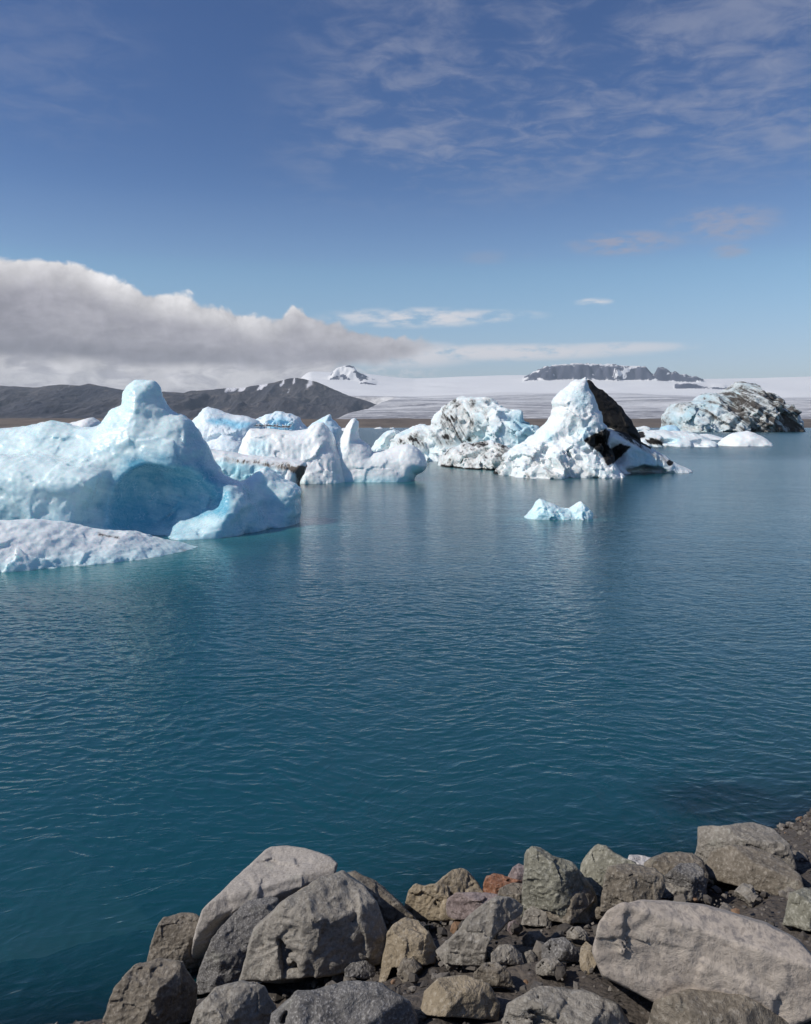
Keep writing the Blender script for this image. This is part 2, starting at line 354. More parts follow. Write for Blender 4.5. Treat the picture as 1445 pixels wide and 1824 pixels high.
def outcrop(topline, baseline, yc, th, seed, rough):
    """rock outcrop with a steep face towards the lagoon; lines are (pixel column, pixel row) at distance yc"""
    top = EYE + (HZ - interp(P, topline)) / F * yc; base = EYE + (HZ - interp(P, baseline)) / F * yc
    w = fbm(X / 130, Y / 110, X * 0, 4, seed) * th * .7
    top = top + np.minimum(top - base, 60) * .16 * fbm(P / 7, P * 0, P * 0, 3, seed + 9)
    face = sstep(Y + w, yc - th, yc - th * .25); back = 1 - sstep(Y, yc + 250, yc + 1500)
    msk = (P > topline[0][0]) & (P < topline[-1][0])
    hgt = np.maximum(top - base, 0) * face * back * .80
    hgt = hgt + rough * fbm(X / 55, Y / 90, X * 0, 4, seed + 3, ridged=True) * face * back * (top > base + 8)
    return np.where(msk, hgt, 0)
base1 = EYE + (HZ - 683) / F * 11500
Zo = np.zeros_like(Z)
Zo = np.maximum(Zo, outcrop([(585, 690), (596, 670), (604, 662), (622, 659), (632, 663), (637, 675), (648, 680), (654, 687), (660, 690)], [(585, 688), (660, 688)], 11400, 160, 21, 22))
Zo = np.maximum(Zo, outcrop([(930, 688), (940, 680), (958, 667), (975, 660), (1000, 657), (1030, 655), (1060, 655), (1090, 656), (1120, 657), (1140, 656), (1150, 658), (1160, 672), (1166, 676), (1172, 659), (1180, 658), (1190, 664), (1197, 672), (1203, 667), (1210, 672), (1222, 673), (1230, 678), (1240, 676), (1252, 684), (1262, 688)], [(930, 686), (1100, 684), (1262, 686)], 11600, 150, 25, 26))
Zo = np.maximum(Zo, .8 * outcrop([(1200, 704), (1210, 692), (1222, 689), (1236, 692), (1250, 697), (1262, 700), (1285, 699), (1300, 703)], [(1200, 703), (1300, 703)], 9900, 120, 29, 18))
Zo = np.maximum(Zo, .8 * outcrop([(640, 694), (650, 688), (662, 690), (672, 694)], [(640, 694), (672, 694)], 10800, 90, 33, 10))
Z = Z + Zo
Z += 16 * sstep(Y, 11650, 12100) * sstep(P, 960, 1010) * sstep(P, 1125, 1085) * (1 - sstep(Y, 12600, 13800))
gy = np.gradient(Z, axis=0) / np.gradient(Y, axis=0); gx = np.gradient(Z, axis=1) / np.gradient(X, axis=1)
slope = np.sqrt(gx ** 2 + gy ** 2)
sn = fbm((X + 1.1 * Z) / 120, (Z - .3 * X) / 75, X * 0, 4, 41)
rockm = np.clip(sstep(slope, .30, .48) * sstep(sn, np.where(P < 700, -.06, -.48), np.where(P < 700, .10, -.26)) * (Zo > 5), 0, 1)
dirtg = sstep(Y, 9300, 8300) * (0.62 + 0.45 * fbm(X / 900, Y / 260, X * 0, 4, 43)) + .55 * sstep(Y, 3900, 2700) + .75 * sstep(fbm(X / 2600, Y / 330, X * 0, 4, 45), .0, .4) * sstep(Y, 9800, 7500)
v, f = gridmesh(X, Y, Z)
m, tt, out = material('glacier_ice')
co = tt.node('ShaderNodeTexCoord').outputs['Object']
cr = tt.noise(tt.vm('MULTIPLY', co, (.014, .030, .03)), 1.0, 8, 0.78, .6); cr2 = tt.noise(tt.vm('MULTIPLY', co, (.0022, .0060, .003)), 1.0, 6, 0.65, 1.2)
da = attr(tt, 'dirt')
c = tt.mix(tt.m('MULTIPLY', da, tt.ss(tt.m('ADD', tt.m('MULTIPLY', cr, .5), tt.m('MULTIPLY', cr2, .5)), .30, .60), clamp=True), (.86, .86, .85), (.15, .15, .175))
rn = tt.noise(co, .02, 6, .7)
c = tt.mix(tt.ss(tt.m('ADD', attr(tt, 'rock'), tt.lin(rn, .3, .7, -.25, .25)), .35, .6), c, tt.mix(rn, (.042, .050, .088), (.10, .107, .145)))  # outcrop rock tinted bluer, distance haze put into its colour
pbsdf(tt, out, c, .85, cr, .6, 14)
tag(mesh('glacier', v, f, m, None, {'dirt': np.clip(dirtg, 0, 1).ravel(), 'rock': rockm.ravel()}), kind='structure')

# dark mountain ridge on the left
X, Y = fan(3600, 8200, 230, -460, 735, 620)
P = CX + F * X / Y
RY = 6300.0
PR = CX + F * X / RY
SIL = [(-900, 660), (-300, 678), (0, 688), (60, 692), (110, 687), (150, 689), (165, 686), (215, 696), (260, 698), (300, 700), (330, 702), (370, 697), (400, 693), (430, 692), (460, 687), (490, 682), (512, 675), (530, 673), (548, 677), (562, 680), (580, 687), (600, 697), (620, 706), (640, 711), (655, 716), (675, 724), (700, 742), (760, 752)]
H0 = EYE + (HZ - interp(PR, SIL)) / F * RY
SP = np.clip((Y - 3900 + 260 * fbm(X / 900, X * 0, X * 0, 3, 55)) / (RY - 3900), 0, 1)
prof = np.where(Y < RY, .10 * SP + .90 * SP ** 1.7, 1 - .35 * (Y - RY) / 1900)
gul = fbm(X / 210, Y / 900, X * 0, 5, 51, ridged=True); spur = fbm(X / 640, Y / 1500, X * 0, 3, 52, ridged=True)
Z = H0 * prof + (gul - .2) * 60 * np.sin(np.pi * np.clip(prof, 0, 1)) ** .7 * sstep(H0, 10, 120) + (spur - .2) * 75 * np.sin(np.pi * np.clip(SP, 0, 1)) * sstep(H0, 30, 200)
Z += 4 * fbm(X / 40, Y / 60, X * 0, 4, 53) * sstep(H0, 10, 120)
Z = np.where(Y < 3650, np.minimum(Z, 5), Z) + 6
snow = sstep(fbm(X / 32, Y / 260, X * 0, 4, 57) + .9 * sstep(Z, 170, 330) * sstep(PR, 240, 300) * sstep(PR, 560, 470) - .75 * sstep(gul, -.3, .4), .50, .66)
snow = np.maximum(snow, .9 * sstep(np.abs(PR - 553) + .3 * np.abs(Y - RY + 60) / 10, 7, 3))
v, f = gridmesh(X, Y, Z)
m, tt, out = material('mountain_rock')
co = tt.node('ShaderNodeTexCoord').outputs['Object']
a = tt.noise(tt.vm('MULTIPLY', co, (.012, .004, .012)), 1, 7, .68); b = tt.noise(co, .0022, 5, .6, .5)
c = tt.mix(tt.ss(b, .35, .65), (.030, .033, .049), (.070, .066, .069)); c = tt.mix(tt.lin(a, .3, .7, 0, .6), c, (.045, .043, .048)); c = tt.mix(tt.ss(a, .54, .68, 0, .7), c, (.19, .165, .145))
c = tt.mix(attr(tt, 'snow'), c, (.78, .78, .80))
pbsdf(tt, out, c, .9, a, 1.0, 26)
tag(mesh('mountain', v, f, m, None, {'snow': snow.ravel()}), kind='structure')

# brown moraine along the far shore
X, Y = fan(1180, 2700, 130, -460, 1920, 900)
Z = interp(Y, [(1180, -2), (1230, .4), (1330, 6), (1480, 13), (1700, 15), (2000, 18), (2300, 16), (2700, 14)])
Z = Z + (4.5 * fbm(X / 170, Y / 210, X * 0, 4, 61) + 1.5 * fbm(X / 30, Y / 40, X * 0, 3, 62)) * sstep(Y, 1230, 1500) + .8 * fbm(X / 60, Y / 50, X * 0, 3, 63)
v, f = gridmesh(X, Y, Z)
m, tt, out = material('moraine_gravel')
co = tt.node('ShaderNodeTexCoord').outputs['Object']
a = tt.noise(tt.vm('MULTIPLY', co, (.02, .01, .06)), 1, 7, .65)
pbsdf(tt, out, tt.mix(tt.ss(a, .3, .7), (.085, .066, .050), (.165, .130, .100)), .95, tt.noise(co, .15, 5), .6, 1.5)
tag(mesh('moraine_shore', v, f, m), kind='structure')

# lake bed: one sheet under everything
X, Y = np.meshgrid(np.linspace(-9500, 9500, 40), np.linspace(-60, 15600, 40))
v, f = gridmesh(X, Y, X * 0 - 7)
m, tt, out = material('lake_bed_silt'); pbsdf(tt, out, tt.mix(tt.noise(tt.node('ShaderNodeTexCoord').outputs['Object'], .3, 4), (.03, .06, .065), (.04, .075, .08)), .9)
tag(mesh('lake_bed', v, f, m), kind='structure')

# near bank the photographer stands on
def shore_y(x): return 6.55 + .45 * np.asarray(x) + .18 * np.sin(np.asarray(x) * 1.7 + .6)
def ground(x, y):
    x, y = np.broadcast_arrays(np.asarray(x, float), np.asarray(y, float))
    d = shore_y(x) - y
    z = np.where(d > 0, 2.5 * (1 - np.exp(-d * .30)), np.where(d > -3, d * .36, -1.08 + (d + 3) * .9))
    return np.maximum(z, -6.5)
def footing(x, y):
    d = shore_y(x) - y
    return np.where(d > 0, ground(x, y), d * .75)
bx = np.linspace(-9, 12, 560); by = np.linspace(-6, 16, 560)
X, Y = np.meshgrid(bx, by); Z = ground(X, Y)
Z = Z + .09 * fbm(X / .8, Y / .8, X * 0, 4, 71) + .035 * fbm(X / .12, Y / .12, X * 0, 3, 72)
v, f = gridmesh(X, Y, Z)
m, tt, out = material('dark_gravelly_soil')
co = tt.node('ShaderNodeTexCoord').outputs['Object']
a = tt.noise(co, 1.6, 5, .6); b = tt.noise(co, 28, 5, .7); vz = tt.voro(co, 34); vc = tt.sep(tt.voro(co, 34, out='Color'))[0]
c = tt.mix(tt.ss(a, .35, .65), (.060, .049, .040), (.115, .096, .080)); c = tt.mix(tt.m('MULTIPLY', tt.ss(vz, .45, .1), tt.ss(vc, .55, .9)), c, (.20, .18, .165)); c = tt.mix(tt.lin(b, .35, .7, 0, .6), c, (.035, .03, .027))
c, rg = wet(tt, c, .95, .05, .28)
pbsdf(tt, out, c, rg, tt.m('ADD', b, tt.m('MULTIPLY', tt.m('SUBTRACT', 1, vz), .8)), .9, .02)
tag(mesh('shore_bank', v, f, m), kind='structure')

# water: one sheet to the far shore; 'clear' falls with the real depth below it, 'ice' marks meltwater over submerged ice feet
ys = [3.2]
while ys[-1] < 130: ys.append(ys[-1] + (max(.02, min(.085, .0020 * ys[-1])) if ys[-1] < 70 else .17))
ys = np.array(ys + list(np.geomspace(132, 2400, 60))); us = (np.linspace(-500, 1950, 820) - CX) / F
X = us[None, :] * ys[:, None]; Y = np.repeat(ys[:, None], len(us), 1)
def waves(x, y):
    wx = x + .5 * vnoise(x * .5, y * .5, x * 0, 301); wy = y + .5 * vnoise(x * .5, y * .5, x * 0 + 4, 302)
    def wset(ang, lx, ly, seed):
        c_, s_ = math.cos(ang), math.sin(ang)
        return 1 - np.abs(vnoise((wx * c_ + wy * s_) / lx, (-wx * s_ + wy * c_) / ly, x * 0, seed)) * 1.6
    h = .0085 * wset(.22, .46, .23, 303) + .0085 * wset(-.42, .31, .155, 304) + .006 * wset(.05, .18, .10, 305) + .006 * vnoise(x / 1.6, y / .8, x * 0, 306)
    return h * (.62 + .38 * vnoise(x / 9, y / 9, x * 0, 307)) * (.55 + .45 * sstep(y, 6, 11))
wz = waves(X, Y) * sstep(Y, 130, 118) * (1 - .62 * sstep(Y, 13, 38))
wz -= wz[Y < 60].mean()
depth = np.maximum(-ground(X, Y), 0)
SX, SY = px2w(1300, 0, 8.9)[0], 8.9
depth = np.minimum(depth, .12 + .8 * np.maximum(np.hypot((X - SX) / 1.0, (Y - SY) / .75) - .55, 0))
clear = .85 * np.exp(-3.4 * depth)
icef = np.zeros_like(X)
for (a, ya, b, yb, rr) in ((-100, 22.0, 200, 23.0, 2.2), (200, 23, 362, 26.8, 1.8), (340, 29.6, 440, 31.0, 2.6), (440, 31, 534, 33.2, 2.0), (540, 58.5, 740, 59.5, 1.6), (800, 78, 1000, 63, 1.0), (940, 35.7, 1050, 35.9, .8)):
    ax, bx_ = px2w(a, 0, ya)[0], px2w(b, 0, yb)[0]
    q = np.clip(((X - ax) * (bx_ - ax) + (Y - ya) * (yb - ya)) / ((bx_ - ax) ** 2 + (yb - ya) ** 2), 0, 1)
    icef = np.maximum(icef, np.exp(-(np.hypot(X - ax - q * (bx_ - ax), Y - ya - q * (yb - ya)) / rr) ** 2))
v, f = gridmesh(X, Y, wz)
m, tt, out = material('lagoon_water')
co = tt.node('ShaderNodeTexCoord').outputs['Object']
wv = tt.vm('ADD', tt.vm('MULTIPLY', co, (1, 1, 0)), tt.vm('MULTIPLY', tt.noise(co, .35, 2, col=True), (1.2, 1.2, 0)))
def rot(vec, ang, sx, sy):
    mp = tt.node('ShaderNodeMapping', {'Vector': vec, 'Rotation': (0, 0, ang), 'Scale': (1, 1, 1)})
    return tt.vm('MULTIPLY', mp.outputs[0], (sx, sy, 1))
w1 = tt.noise(rot(wv, .25, 1.5, 2.9), 1.0, 2, .5, .3); w2 = tt.noise(rot(wv, -.40, 3.0, 5.4), 1.0, 3, .5, .4); w3 = tt.noise(rot(wv, .1, 7, 12), 1.0, 2, .5)
def crest(x): return tt.m('POWER', tt.m('SUBTRACT', 1, tt.m('ABSOLUTE', tt.m('MULTIPLY', tt.m('SUBTRACT', x, .5), 2.6))), 2.0)
big = tt.noise(wv, .045, 3, .5)
hgt = tt.m('ADD', tt.m('ADD', tt.m('MULTIPLY', crest(w1), .030), tt.m('MULTIPLY', crest(w2), .022)), tt.m('MULTIPLY', w3, .012))
far_ = tt.ss(tt.sep(co)[1], 90, 125, .22, 1.6)
hgt = tt.m('MULTIPLY', hgt, tt.m('MULTIPLY', far_, tt.lin(big, .3, .7, .65, 1.25)))
bmp = tt.node('ShaderNodeBump', {'Height': hgt, 'Strength': 1.0, 'Distance': 1.0}).outputs[0]
dc = tt.mix(attr(tt, 'ice'), tt.mix(tt.noise(co, .06, 3), (.006, .058, .080), (.008, .067, .087)), (.035, .165, .185))
pb = tt.node('ShaderNodeBsdfPrincipled', {'Base Color': dc, 'Roughness': tt.lin(tt.m('LOGARITHM', tt.m('MAXIMUM', tt.sep(co)[1], 1), 10), .9, 2.2, .07, .20), 'IOR': 1.33, 'Normal': bmp})
gl = tt.node('ShaderNodeBsdfGlossy', {'Color': (1, 1, 1), 'Roughness': .06, 'Normal': bmp})
tr = tt.node('ShaderNodeBsdfTransparent', {'Color': (.55, .72, .72)})
fr = tt.node('ShaderNodeFresnel', {'IOR': 1.33, 'Normal': bmp}).outputs[0]
lay = tt.node('ShaderNodeMixShader', {0: fr}); tt.l.new(tr.outputs[0], lay.inputs[1]); tt.l.new(gl.outputs[0], lay.inputs[2])
mx = tt.node('ShaderNodeMixShader', {0: attr(tt, 'clear')}); tt.l.new(pb.outputs[0], mx.inputs[1]); tt.l.new(lay.outputs[0], mx.inputs[2])
tt.l.new(mx.outputs[0], out.inputs[0])
tag(mesh('lagoon_water', v, f, m, None, {'clear': clear.ravel(), 'ice': icef.ravel()}), kind='structure')

# ------------------------------------------------------------------ icebergs
def field_lobe(L, X, Y, Z, x1, z1):
    """a traced outline given its own distance, thickness and rounded cross-section; X, Y, Z broadcastable, x1/z1 the 2-D grid"""
    Yl, Yr = L['Y'] if isinstance(L['Y'], tuple) else (L['Y'], L['Y'])
    P = np.asarray(L['p'], float); p0, p1 = P[:, 0].min(), P[:, 0].max()
    yy = Yl + (Yr - Yl) * (P[:, 0] - p0) / (p1 - p0)
    wx = (P[:, 0] - CX) / F * yy; wz = EYE - (P[:, 1] - HZ) / F * yy
    X2, Z2 = np.meshgrid(x1, z1, indexing='ij')
    jit = L.get('j', 0.1)
    X2j = X2 + jit * fbm(X2 / L.get('js', 1.0), Z2 / L.get('js', 1.0), X2 * 0 + 5.5, 4, L.get('seed', 1))
    Z2j = Z2 + jit * fbm(X2 / L.get('js', 1.0), Z2 / L.get('js', 1.0), X2 * 0 + 9.5, 4, L.get('seed', 1) + 9)
    d = poly_sd(np.stack((wx, wz), 1), X2j, Z2j)[:, None, :]
    xs = (X - wx.min()) / (wx.max() - wx.min()); yc = Yl + (Yr - Yl) * np.clip(xs, 0, 1)
    zt = np.clip(Z / max(wz.max(), .1), 0, 1)
    Tf = L['T'] * (1 - L.get('lean', 0.5) * zt); Tb = L.get('Tb', L['T']) * (1 - L.get('lean', 0.5) * zt)
    w = Y - yc; R = L['R']
    e = np.maximum(R - d, 0) / R
    q = np.where(w < 0, -w / Tf, w / Tb)
    pw = L.get('pw', 2.0)
    r = (e ** pw + np.maximum(q, 0) ** pw) ** (1 / pw)
    return (r - 1) * min(R, L['T']), d[:, 0, :]
def build_berg(name, lobes, h, zmin, ymin, ymax, mat, label, cat, noise=(), k=0.25, carve=(), fac=(), calm=(), blue=None, dirt=None, seed=0, xpad=0.6, post=None):
    allx, allz = [], []
    for L in lobes:
        Yl, Yr = L['Y'] if isinstance(L['Y'], tuple) else (L['Y'], L['Y'])
        for px, py in L['p']:
            for yy in (Yl, Yr):
                a, b = px2w(px, py, yy); allx.append(a); allz.append(b)
        L['p'] = [(px, py) for px, py in L['p']]
    x1 = np.arange(min(allx) - xpad, max(allx) + xpad, h, dtype=np.float32); z1 = np.arange(zmin - 2 * h, max(allz) + xpad, h, dtype=np.float32)
    y1 = np.arange(ymin, ymax, h, dtype=np.float32)
    X, Y, Z = x1[:, None, None], y1[None, :, None], z1[None, None, :]
    Fd = None
    for L in lobes:
        f, d2 = field_lobe(L, X, Y, Z, x1, z1); f = f.astype(np.float32); D2 = d2 if Fd is None else np.maximum(D2, d2)
        Fd = f if Fd is None else smin(Fd, f, L.get('k', k))
    for (px, py, yy, rx, ry, rz, kk) in carve:
        cx, cz = px2w(px, py, yy)
        f = (np.sqrt(((X - cx) / rx) ** 2 + ((Y - yy) / ry) ** 2 + ((Z - cz) / rz) ** 2) - 1) * min(rx, ry, rz)
        Fd = smax(Fd, -f, kk)
    amp = sum(abs(n[0]) for n in noise) * 1.2 + 2 * h
    I = np.nonzero(np.abs(Fd) < amp); xs, ys, zs = x1[I[0]], y1[I[1]], z1[I[2]]
    add = np.zeros(len(xs), np.float32)
    for i, (a, s, (sx, sy, sz), o, kind) in enumerate(noise):
        n = fbm((xs + (.7 * zs if kind == 'skew' else 0)) / s * sx, ys / s * sy, zs / s * sz, o, seed + 31 * i, ridged=(kind not in ('fbm',)))
        add += a * (n if kind == 'fbm' else (n if kind in ('ridge', 'skew') else -n))
    for i, (a, s) in enumerate(fac):
        wq = .35 * s; add += a * facets((xs + wq * vnoise(xs / s, ys / s, zs / s, 91)) / s, (ys + wq * vnoise(xs / s, ys / s, zs / s, 92)) / s, (zs + wq * vnoise(xs / s, ys / s, zs / s, 93)) / s, seed + 200 + 10 * i)
    for poly, q in calm:
        add *= 1 - (1 - q) * inpoly(CX + F * xs / ys, HZ + F * (EYE - zs) / ys, poly, 6)
    fw = 12 * h
    Fd[I] += add * (.30 + .70 * sstep(D2, .0, fw))[I[0], I[2]]
    Fd = np.maximum(Fd, (zmin - Z)); Fd[[0, -1]] = 1; Fd[:, [0, -1]] = 1; Fd[:, :, [0, -1]] = 1
    v, f = surfnet(Fd, (x1[0], y1[0], z1[0]), h)
    # drop specks not joined to the body
    par = np.arange(len(v))
    e = np.concatenate((f[:, :2], f[:, 1:3], f[:, 2:4]))
    while True:
        m = np.minimum(par[e[:, 0]], par[e[:, 1]]); old = par.copy()
        np.minimum.at(par, e[:, 0], m); np.minimum.at(par, e[:, 1], m); par = par[par]
        if (par == old).all(): break
    big = np.bincount(par).argmax(); keep = par == big
    mp = np.cumsum(keep) - 1; f = mp[f[keep[f[:, 0]]]]; v = v[keep]
    n = vnormals(v, f)
    v = v + n * (h * 0.55 * fbm(v[:, 0] / (3.5 * h), v[:, 1] / (3.5 * h), v[:, 2] / (3.5 * h), 3, seed + 77))[:, None]
    px = CX + F * v[:, 0] / v[:, 1]; py = HZ + F * (EYE - v[:, 2]) / v[:, 1]
    at = {'blue': blue(px, py, v, n) if blue else np.zeros(len(v)), 'dirt': dirt(px, py, v, n) if dirt else np.zeros(len(v))}
    o = mesh(name, v, f, mat, None, at)
    recentre(o, (v[:, 0].mean(), v[:, 1].mean(), 0))
    return tag(o, label, cat)
def inpoly(px, py, poly, soft, wob=0, seed=3):
    if wob: 
        a = wob * fbm(px / 25, py / 25, px * 0, 3, seed); b = wob * fbm(px / 25, py / 25, px * 0 + 4, 3, seed + 5); px, py = px + a, py + b
    return sstep(poly_sd(poly, px.astype(np.float32), py.astype(np.float32)), -soft, soft)

# 1 -- the tall blue berg on the left
body = [(-120, 1060), (-120, 800), (-60, 770), (20, 762), (90, 752), (146, 760), (178, 754), (184, 750), (202, 727), (216, 721), (220, 701), (227, 689), (242, 677), (262, 675), (274, 677),
        (283, 688), (287, 704), (293, 717), (306, 731), (326, 740), (343, 752), (355, 765), (372, 794), (381, 820), (393, 840), (413, 854), (431, 862), (448, 872), (462, 890), (470, 1060)]
right = [(395, 1060), (402, 905), (416, 866), (428, 856), (448, 848), (460, 838), (474, 829), (489, 840), (506, 853), (528, 865), (536, 878), (534, 900), (536, 1060)]
left = [(-130, 1080), (-120, 830), (-40, 812), (60, 806), (130, 816), (168, 824), (198, 836), (202, 848), (196, 872), (187, 900), (188, 925), (204, 950), (215, 1080)]
lump = [(262, 1060), (272, 962), (285, 940), (310, 918), (335, 912), (358, 930), (366, 955), (375, 1060)]
ridge = [(360, 1060), (372, 930), (390, 892), (420, 886), (438, 906), (458, 912), (466, 940), (470, 1060)]
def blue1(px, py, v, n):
    cave = inpoly(px, py, [(188, 850), (230, 820), (300, 806), (350, 815), (392, 850), (420, 880), (410, 910), (380, 925), (330, 915), (280, 945), (265, 985), (215, 970), (180, 900)], 16, 12)  # clear blue ice; the hollow's shade is also painted into this tint
    flank = inpoly(px, py, [(330, 750), (360, 770), (390, 840), (450, 885), (400, 900), (350, 830), (320, 780)], 18, 10)  # shade of the flank turned from the sun, painted as deeper blue
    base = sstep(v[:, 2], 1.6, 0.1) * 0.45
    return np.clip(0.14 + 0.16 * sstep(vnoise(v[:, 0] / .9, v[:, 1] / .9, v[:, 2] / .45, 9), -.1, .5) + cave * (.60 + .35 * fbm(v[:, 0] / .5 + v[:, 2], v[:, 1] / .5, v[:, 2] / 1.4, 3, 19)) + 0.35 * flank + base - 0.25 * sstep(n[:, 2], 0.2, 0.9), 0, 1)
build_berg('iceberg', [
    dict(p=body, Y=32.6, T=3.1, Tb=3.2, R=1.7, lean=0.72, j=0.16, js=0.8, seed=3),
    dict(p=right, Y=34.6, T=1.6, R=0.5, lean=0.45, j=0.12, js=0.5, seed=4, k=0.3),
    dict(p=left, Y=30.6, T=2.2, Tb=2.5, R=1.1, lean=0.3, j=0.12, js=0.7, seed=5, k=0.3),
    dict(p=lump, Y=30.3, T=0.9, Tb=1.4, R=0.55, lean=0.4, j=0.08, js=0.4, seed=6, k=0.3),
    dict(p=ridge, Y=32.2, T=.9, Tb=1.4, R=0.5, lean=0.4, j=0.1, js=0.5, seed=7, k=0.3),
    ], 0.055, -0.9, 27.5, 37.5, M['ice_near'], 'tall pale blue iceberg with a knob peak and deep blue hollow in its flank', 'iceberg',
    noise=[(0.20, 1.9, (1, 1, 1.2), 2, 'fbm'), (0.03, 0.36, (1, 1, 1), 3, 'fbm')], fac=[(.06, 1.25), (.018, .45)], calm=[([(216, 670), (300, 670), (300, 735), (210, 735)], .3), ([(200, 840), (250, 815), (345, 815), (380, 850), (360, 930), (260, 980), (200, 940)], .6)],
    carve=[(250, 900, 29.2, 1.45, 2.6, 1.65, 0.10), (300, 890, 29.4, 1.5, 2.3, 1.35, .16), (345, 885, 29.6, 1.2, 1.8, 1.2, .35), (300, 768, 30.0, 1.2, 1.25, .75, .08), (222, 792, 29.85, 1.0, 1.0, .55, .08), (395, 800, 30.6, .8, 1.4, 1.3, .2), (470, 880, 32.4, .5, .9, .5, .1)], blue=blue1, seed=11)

# 2 -- low floe in front of it
floe = [(-110, 1120), (-100, 955), (-40, 930), (40, 922), (100, 926), (146, 933), (169, 940), (198, 943), (236, 944), (268, 955), (291, 960), (326, 968), (352, 977), (364, 984), (360, 1120)]
build_berg('ice_floe', [dict(p=floe, Y=(23.6, 27.6), T=2.0, Tb=2.0, R=0.8, lean=0.55, j=0.07, js=0.5, seed=8, pw=1.8)], 0.042, -0.7, 20.5, 30, M['ice_floe'],
    'low white ice floe with a pointed tip in front of the tall blue iceberg', 'ice floe',
    noise=[(0.15, 1.1, (1, 1, 1), 3, 'fbm'), (0.03, 0.25, (1, 1, 1), 3, 'fbm')], fac=[(.07, .9), (.03, .3)],
    blue=lambda px, py, v, n: np.clip(0.05 + 0.5 * sstep(v[:, 2], 0.5, 0.0), 0, 1),
    dirt=lambda px, py, v, n: np.maximum(inpoly(px, py, [(176, 948), (190, 951), (214, 955), (212, 960), (190, 957), (176, 954)], 3, 3), inpoly(px, py, [(318, 974), (340, 981), (337, 985), (318, 978)], 3, 3)) * 0.5, seed=21)

# 3 -- white piece behind the blue berg's left shoulder
build_berg('iceberg', [dict(p=[(20, 840), (40, 768), (85, 752), (120, 757), (146, 751), (165, 744), (176, 750), (186, 765), (200, 840)], Y=50, T=3, R=1.2, j=.2, js=1.2)], 0.1, -0.8, 45.5, 54.5,
    M['ice_white'], 'small white ice crest showing behind the left shoulder of the tall blue iceberg', 'iceberg', noise=[(.25, 1.6, (1, 1, 1), 3, 'fbm'), (.1, .5, (1, 1, 1), 2, 'billow')], seed=31)

# 4 -- cluster behind, middle
build_berg('iceberg', [
    dict(p=[(310, 860), (325, 790), (343, 750), (355, 739), (362, 728), (371, 724), (384, 727), (397, 733), (412, 738), (430, 740), (450, 744), (462, 752), (466, 860)], Y=69, T=3.4, Tb=5, R=1.6, lean=.55, j=.1, js=1.5),
    dict(p=[(330, 860), (345, 797), (372, 785), (395, 777), (415, 778), (432, 790), (440, 860)], Y=65, T=2.0, R=1.4, lean=.6, j=.1, k=.4)], 0.1, -1, 60.5, 75.5,
    M['ice_blue'], 'white sloping iceberg with a bright blue band, behind the flat-topped wall', 'iceberg', noise=[(.2, 2.2, (1, 1, 1.4), 3, 'fbm')], fac=[(.22, 1.6), (.08, .5)],
    carve=[(412, 752, 64.6, 2.6, 1.5, .45, .25)], blue=lambda px, py, v, n: np.clip(0.05 + 0.85 * inpoly(px, py, [(366, 750), (380, 745), (410, 748), (445, 752), (442, 762), (415, 764), (385, 756)], 4, 5), 0, 1), seed=41)
build_berg('iceberg', [dict(p=[(425, 860), (432, 775), (442, 757), (457, 746), (474, 739), (488, 736), (492, 732), (505, 733), (515, 737), (532, 744), (540, 751), (549, 761), (556, 860)], Y=72, T=3.5, R=1.8, lean=.4, j=.28, js=.8)], 0.1, -1, 67, 77,
    M['ice_blue'], 'lumpy pale blue rounded iceberg behind the flat-topped wall with birds', 'iceberg', noise=[(.15, 1.1, (1, 1, 1), 3, 'billow')], fac=[(.35, 1.1), (.14, .45)],
    carve=[(497, 757, 68.3, 1.6, 1.6, .7, .3)], blue=lambda px, py, v, n: np.clip(0.12 + 0.75 * inpoly(px, py, [(472, 752), (500, 745), (525, 752), (525, 768), (475, 768)], 7, 6), 0, 1), seed=51)
build_berg('iceberg', [dict(p=[(535, 840), (548, 761), (567, 748), (588, 737), (592, 747), (603, 755), (608, 763), (612, 840)], Y=84, T=2.5, R=1.2, lean=.4, j=.25, js=1)], 0.11, -1, 80, 88,
    M['ice_blue'], 'small jagged blue iceberg peeping out behind the white double peak', 'iceberg', noise=[(.25, 1.2, (1, 1, 1), 3, 'fbm')], blue=lambda px, py, v, n: 0.3 + 0 * px, seed=61)
wall = [(424, 930), (426, 812), (430, 795), (434, 782), (440, 770), (446, 762), (460, 763), (490, 764), (518, 766), (535, 766), (548, 764), (556, 758), (566, 754), (575, 753), (585, 763), (594, 778), (600, 795), (612, 812), (640, 930)]
WALL = build_berg('iceberg', [dict(p=wall, Y=61, T=3.6, Tb=3.5, R=1.2, lean=.62, j=.08, js=1.2, pw=2.4)], 0.085, -1, 55.5, 66.5,
    M['ice_white'], 'white flat-topped ice wall with birds standing along its edge', 'iceberg', noise=[(.2, 2.4, (1, 1, .55), 3, 'fbm'), (.05, .5, (2.2, 1, .35), 3, 'fbm')], fac=[(.14, 1.8)],
    carve=[(470, 792, 56.2, 1.3, 1.0, 1.1, .35), (505, 806, 56.4, .7, .7, .9, .4)],
    blue=lambda px, py, v, n: np.clip(.02 + .5 * inpoly(px, py, [(448, 782), (474, 782), (474, 812), (442, 812)], 8, 5) + .3 * sstep(v[:, 2], .5, .05), 0, 1), seed=71)
spire = [(525, 930), (532, 856), (560, 828), (580, 808), (597, 796), (611, 773), (617, 759), (625, 748), (633, 745), (639, 751), (638, 768), (640, 781), (650, 787), (659, 795), (664, 805), (686, 802), (708, 795), (725, 791), (738, 794), (748, 803), (756, 813), (761, 828), (756, 838), (742, 846), (730, 870), (700, 930)]
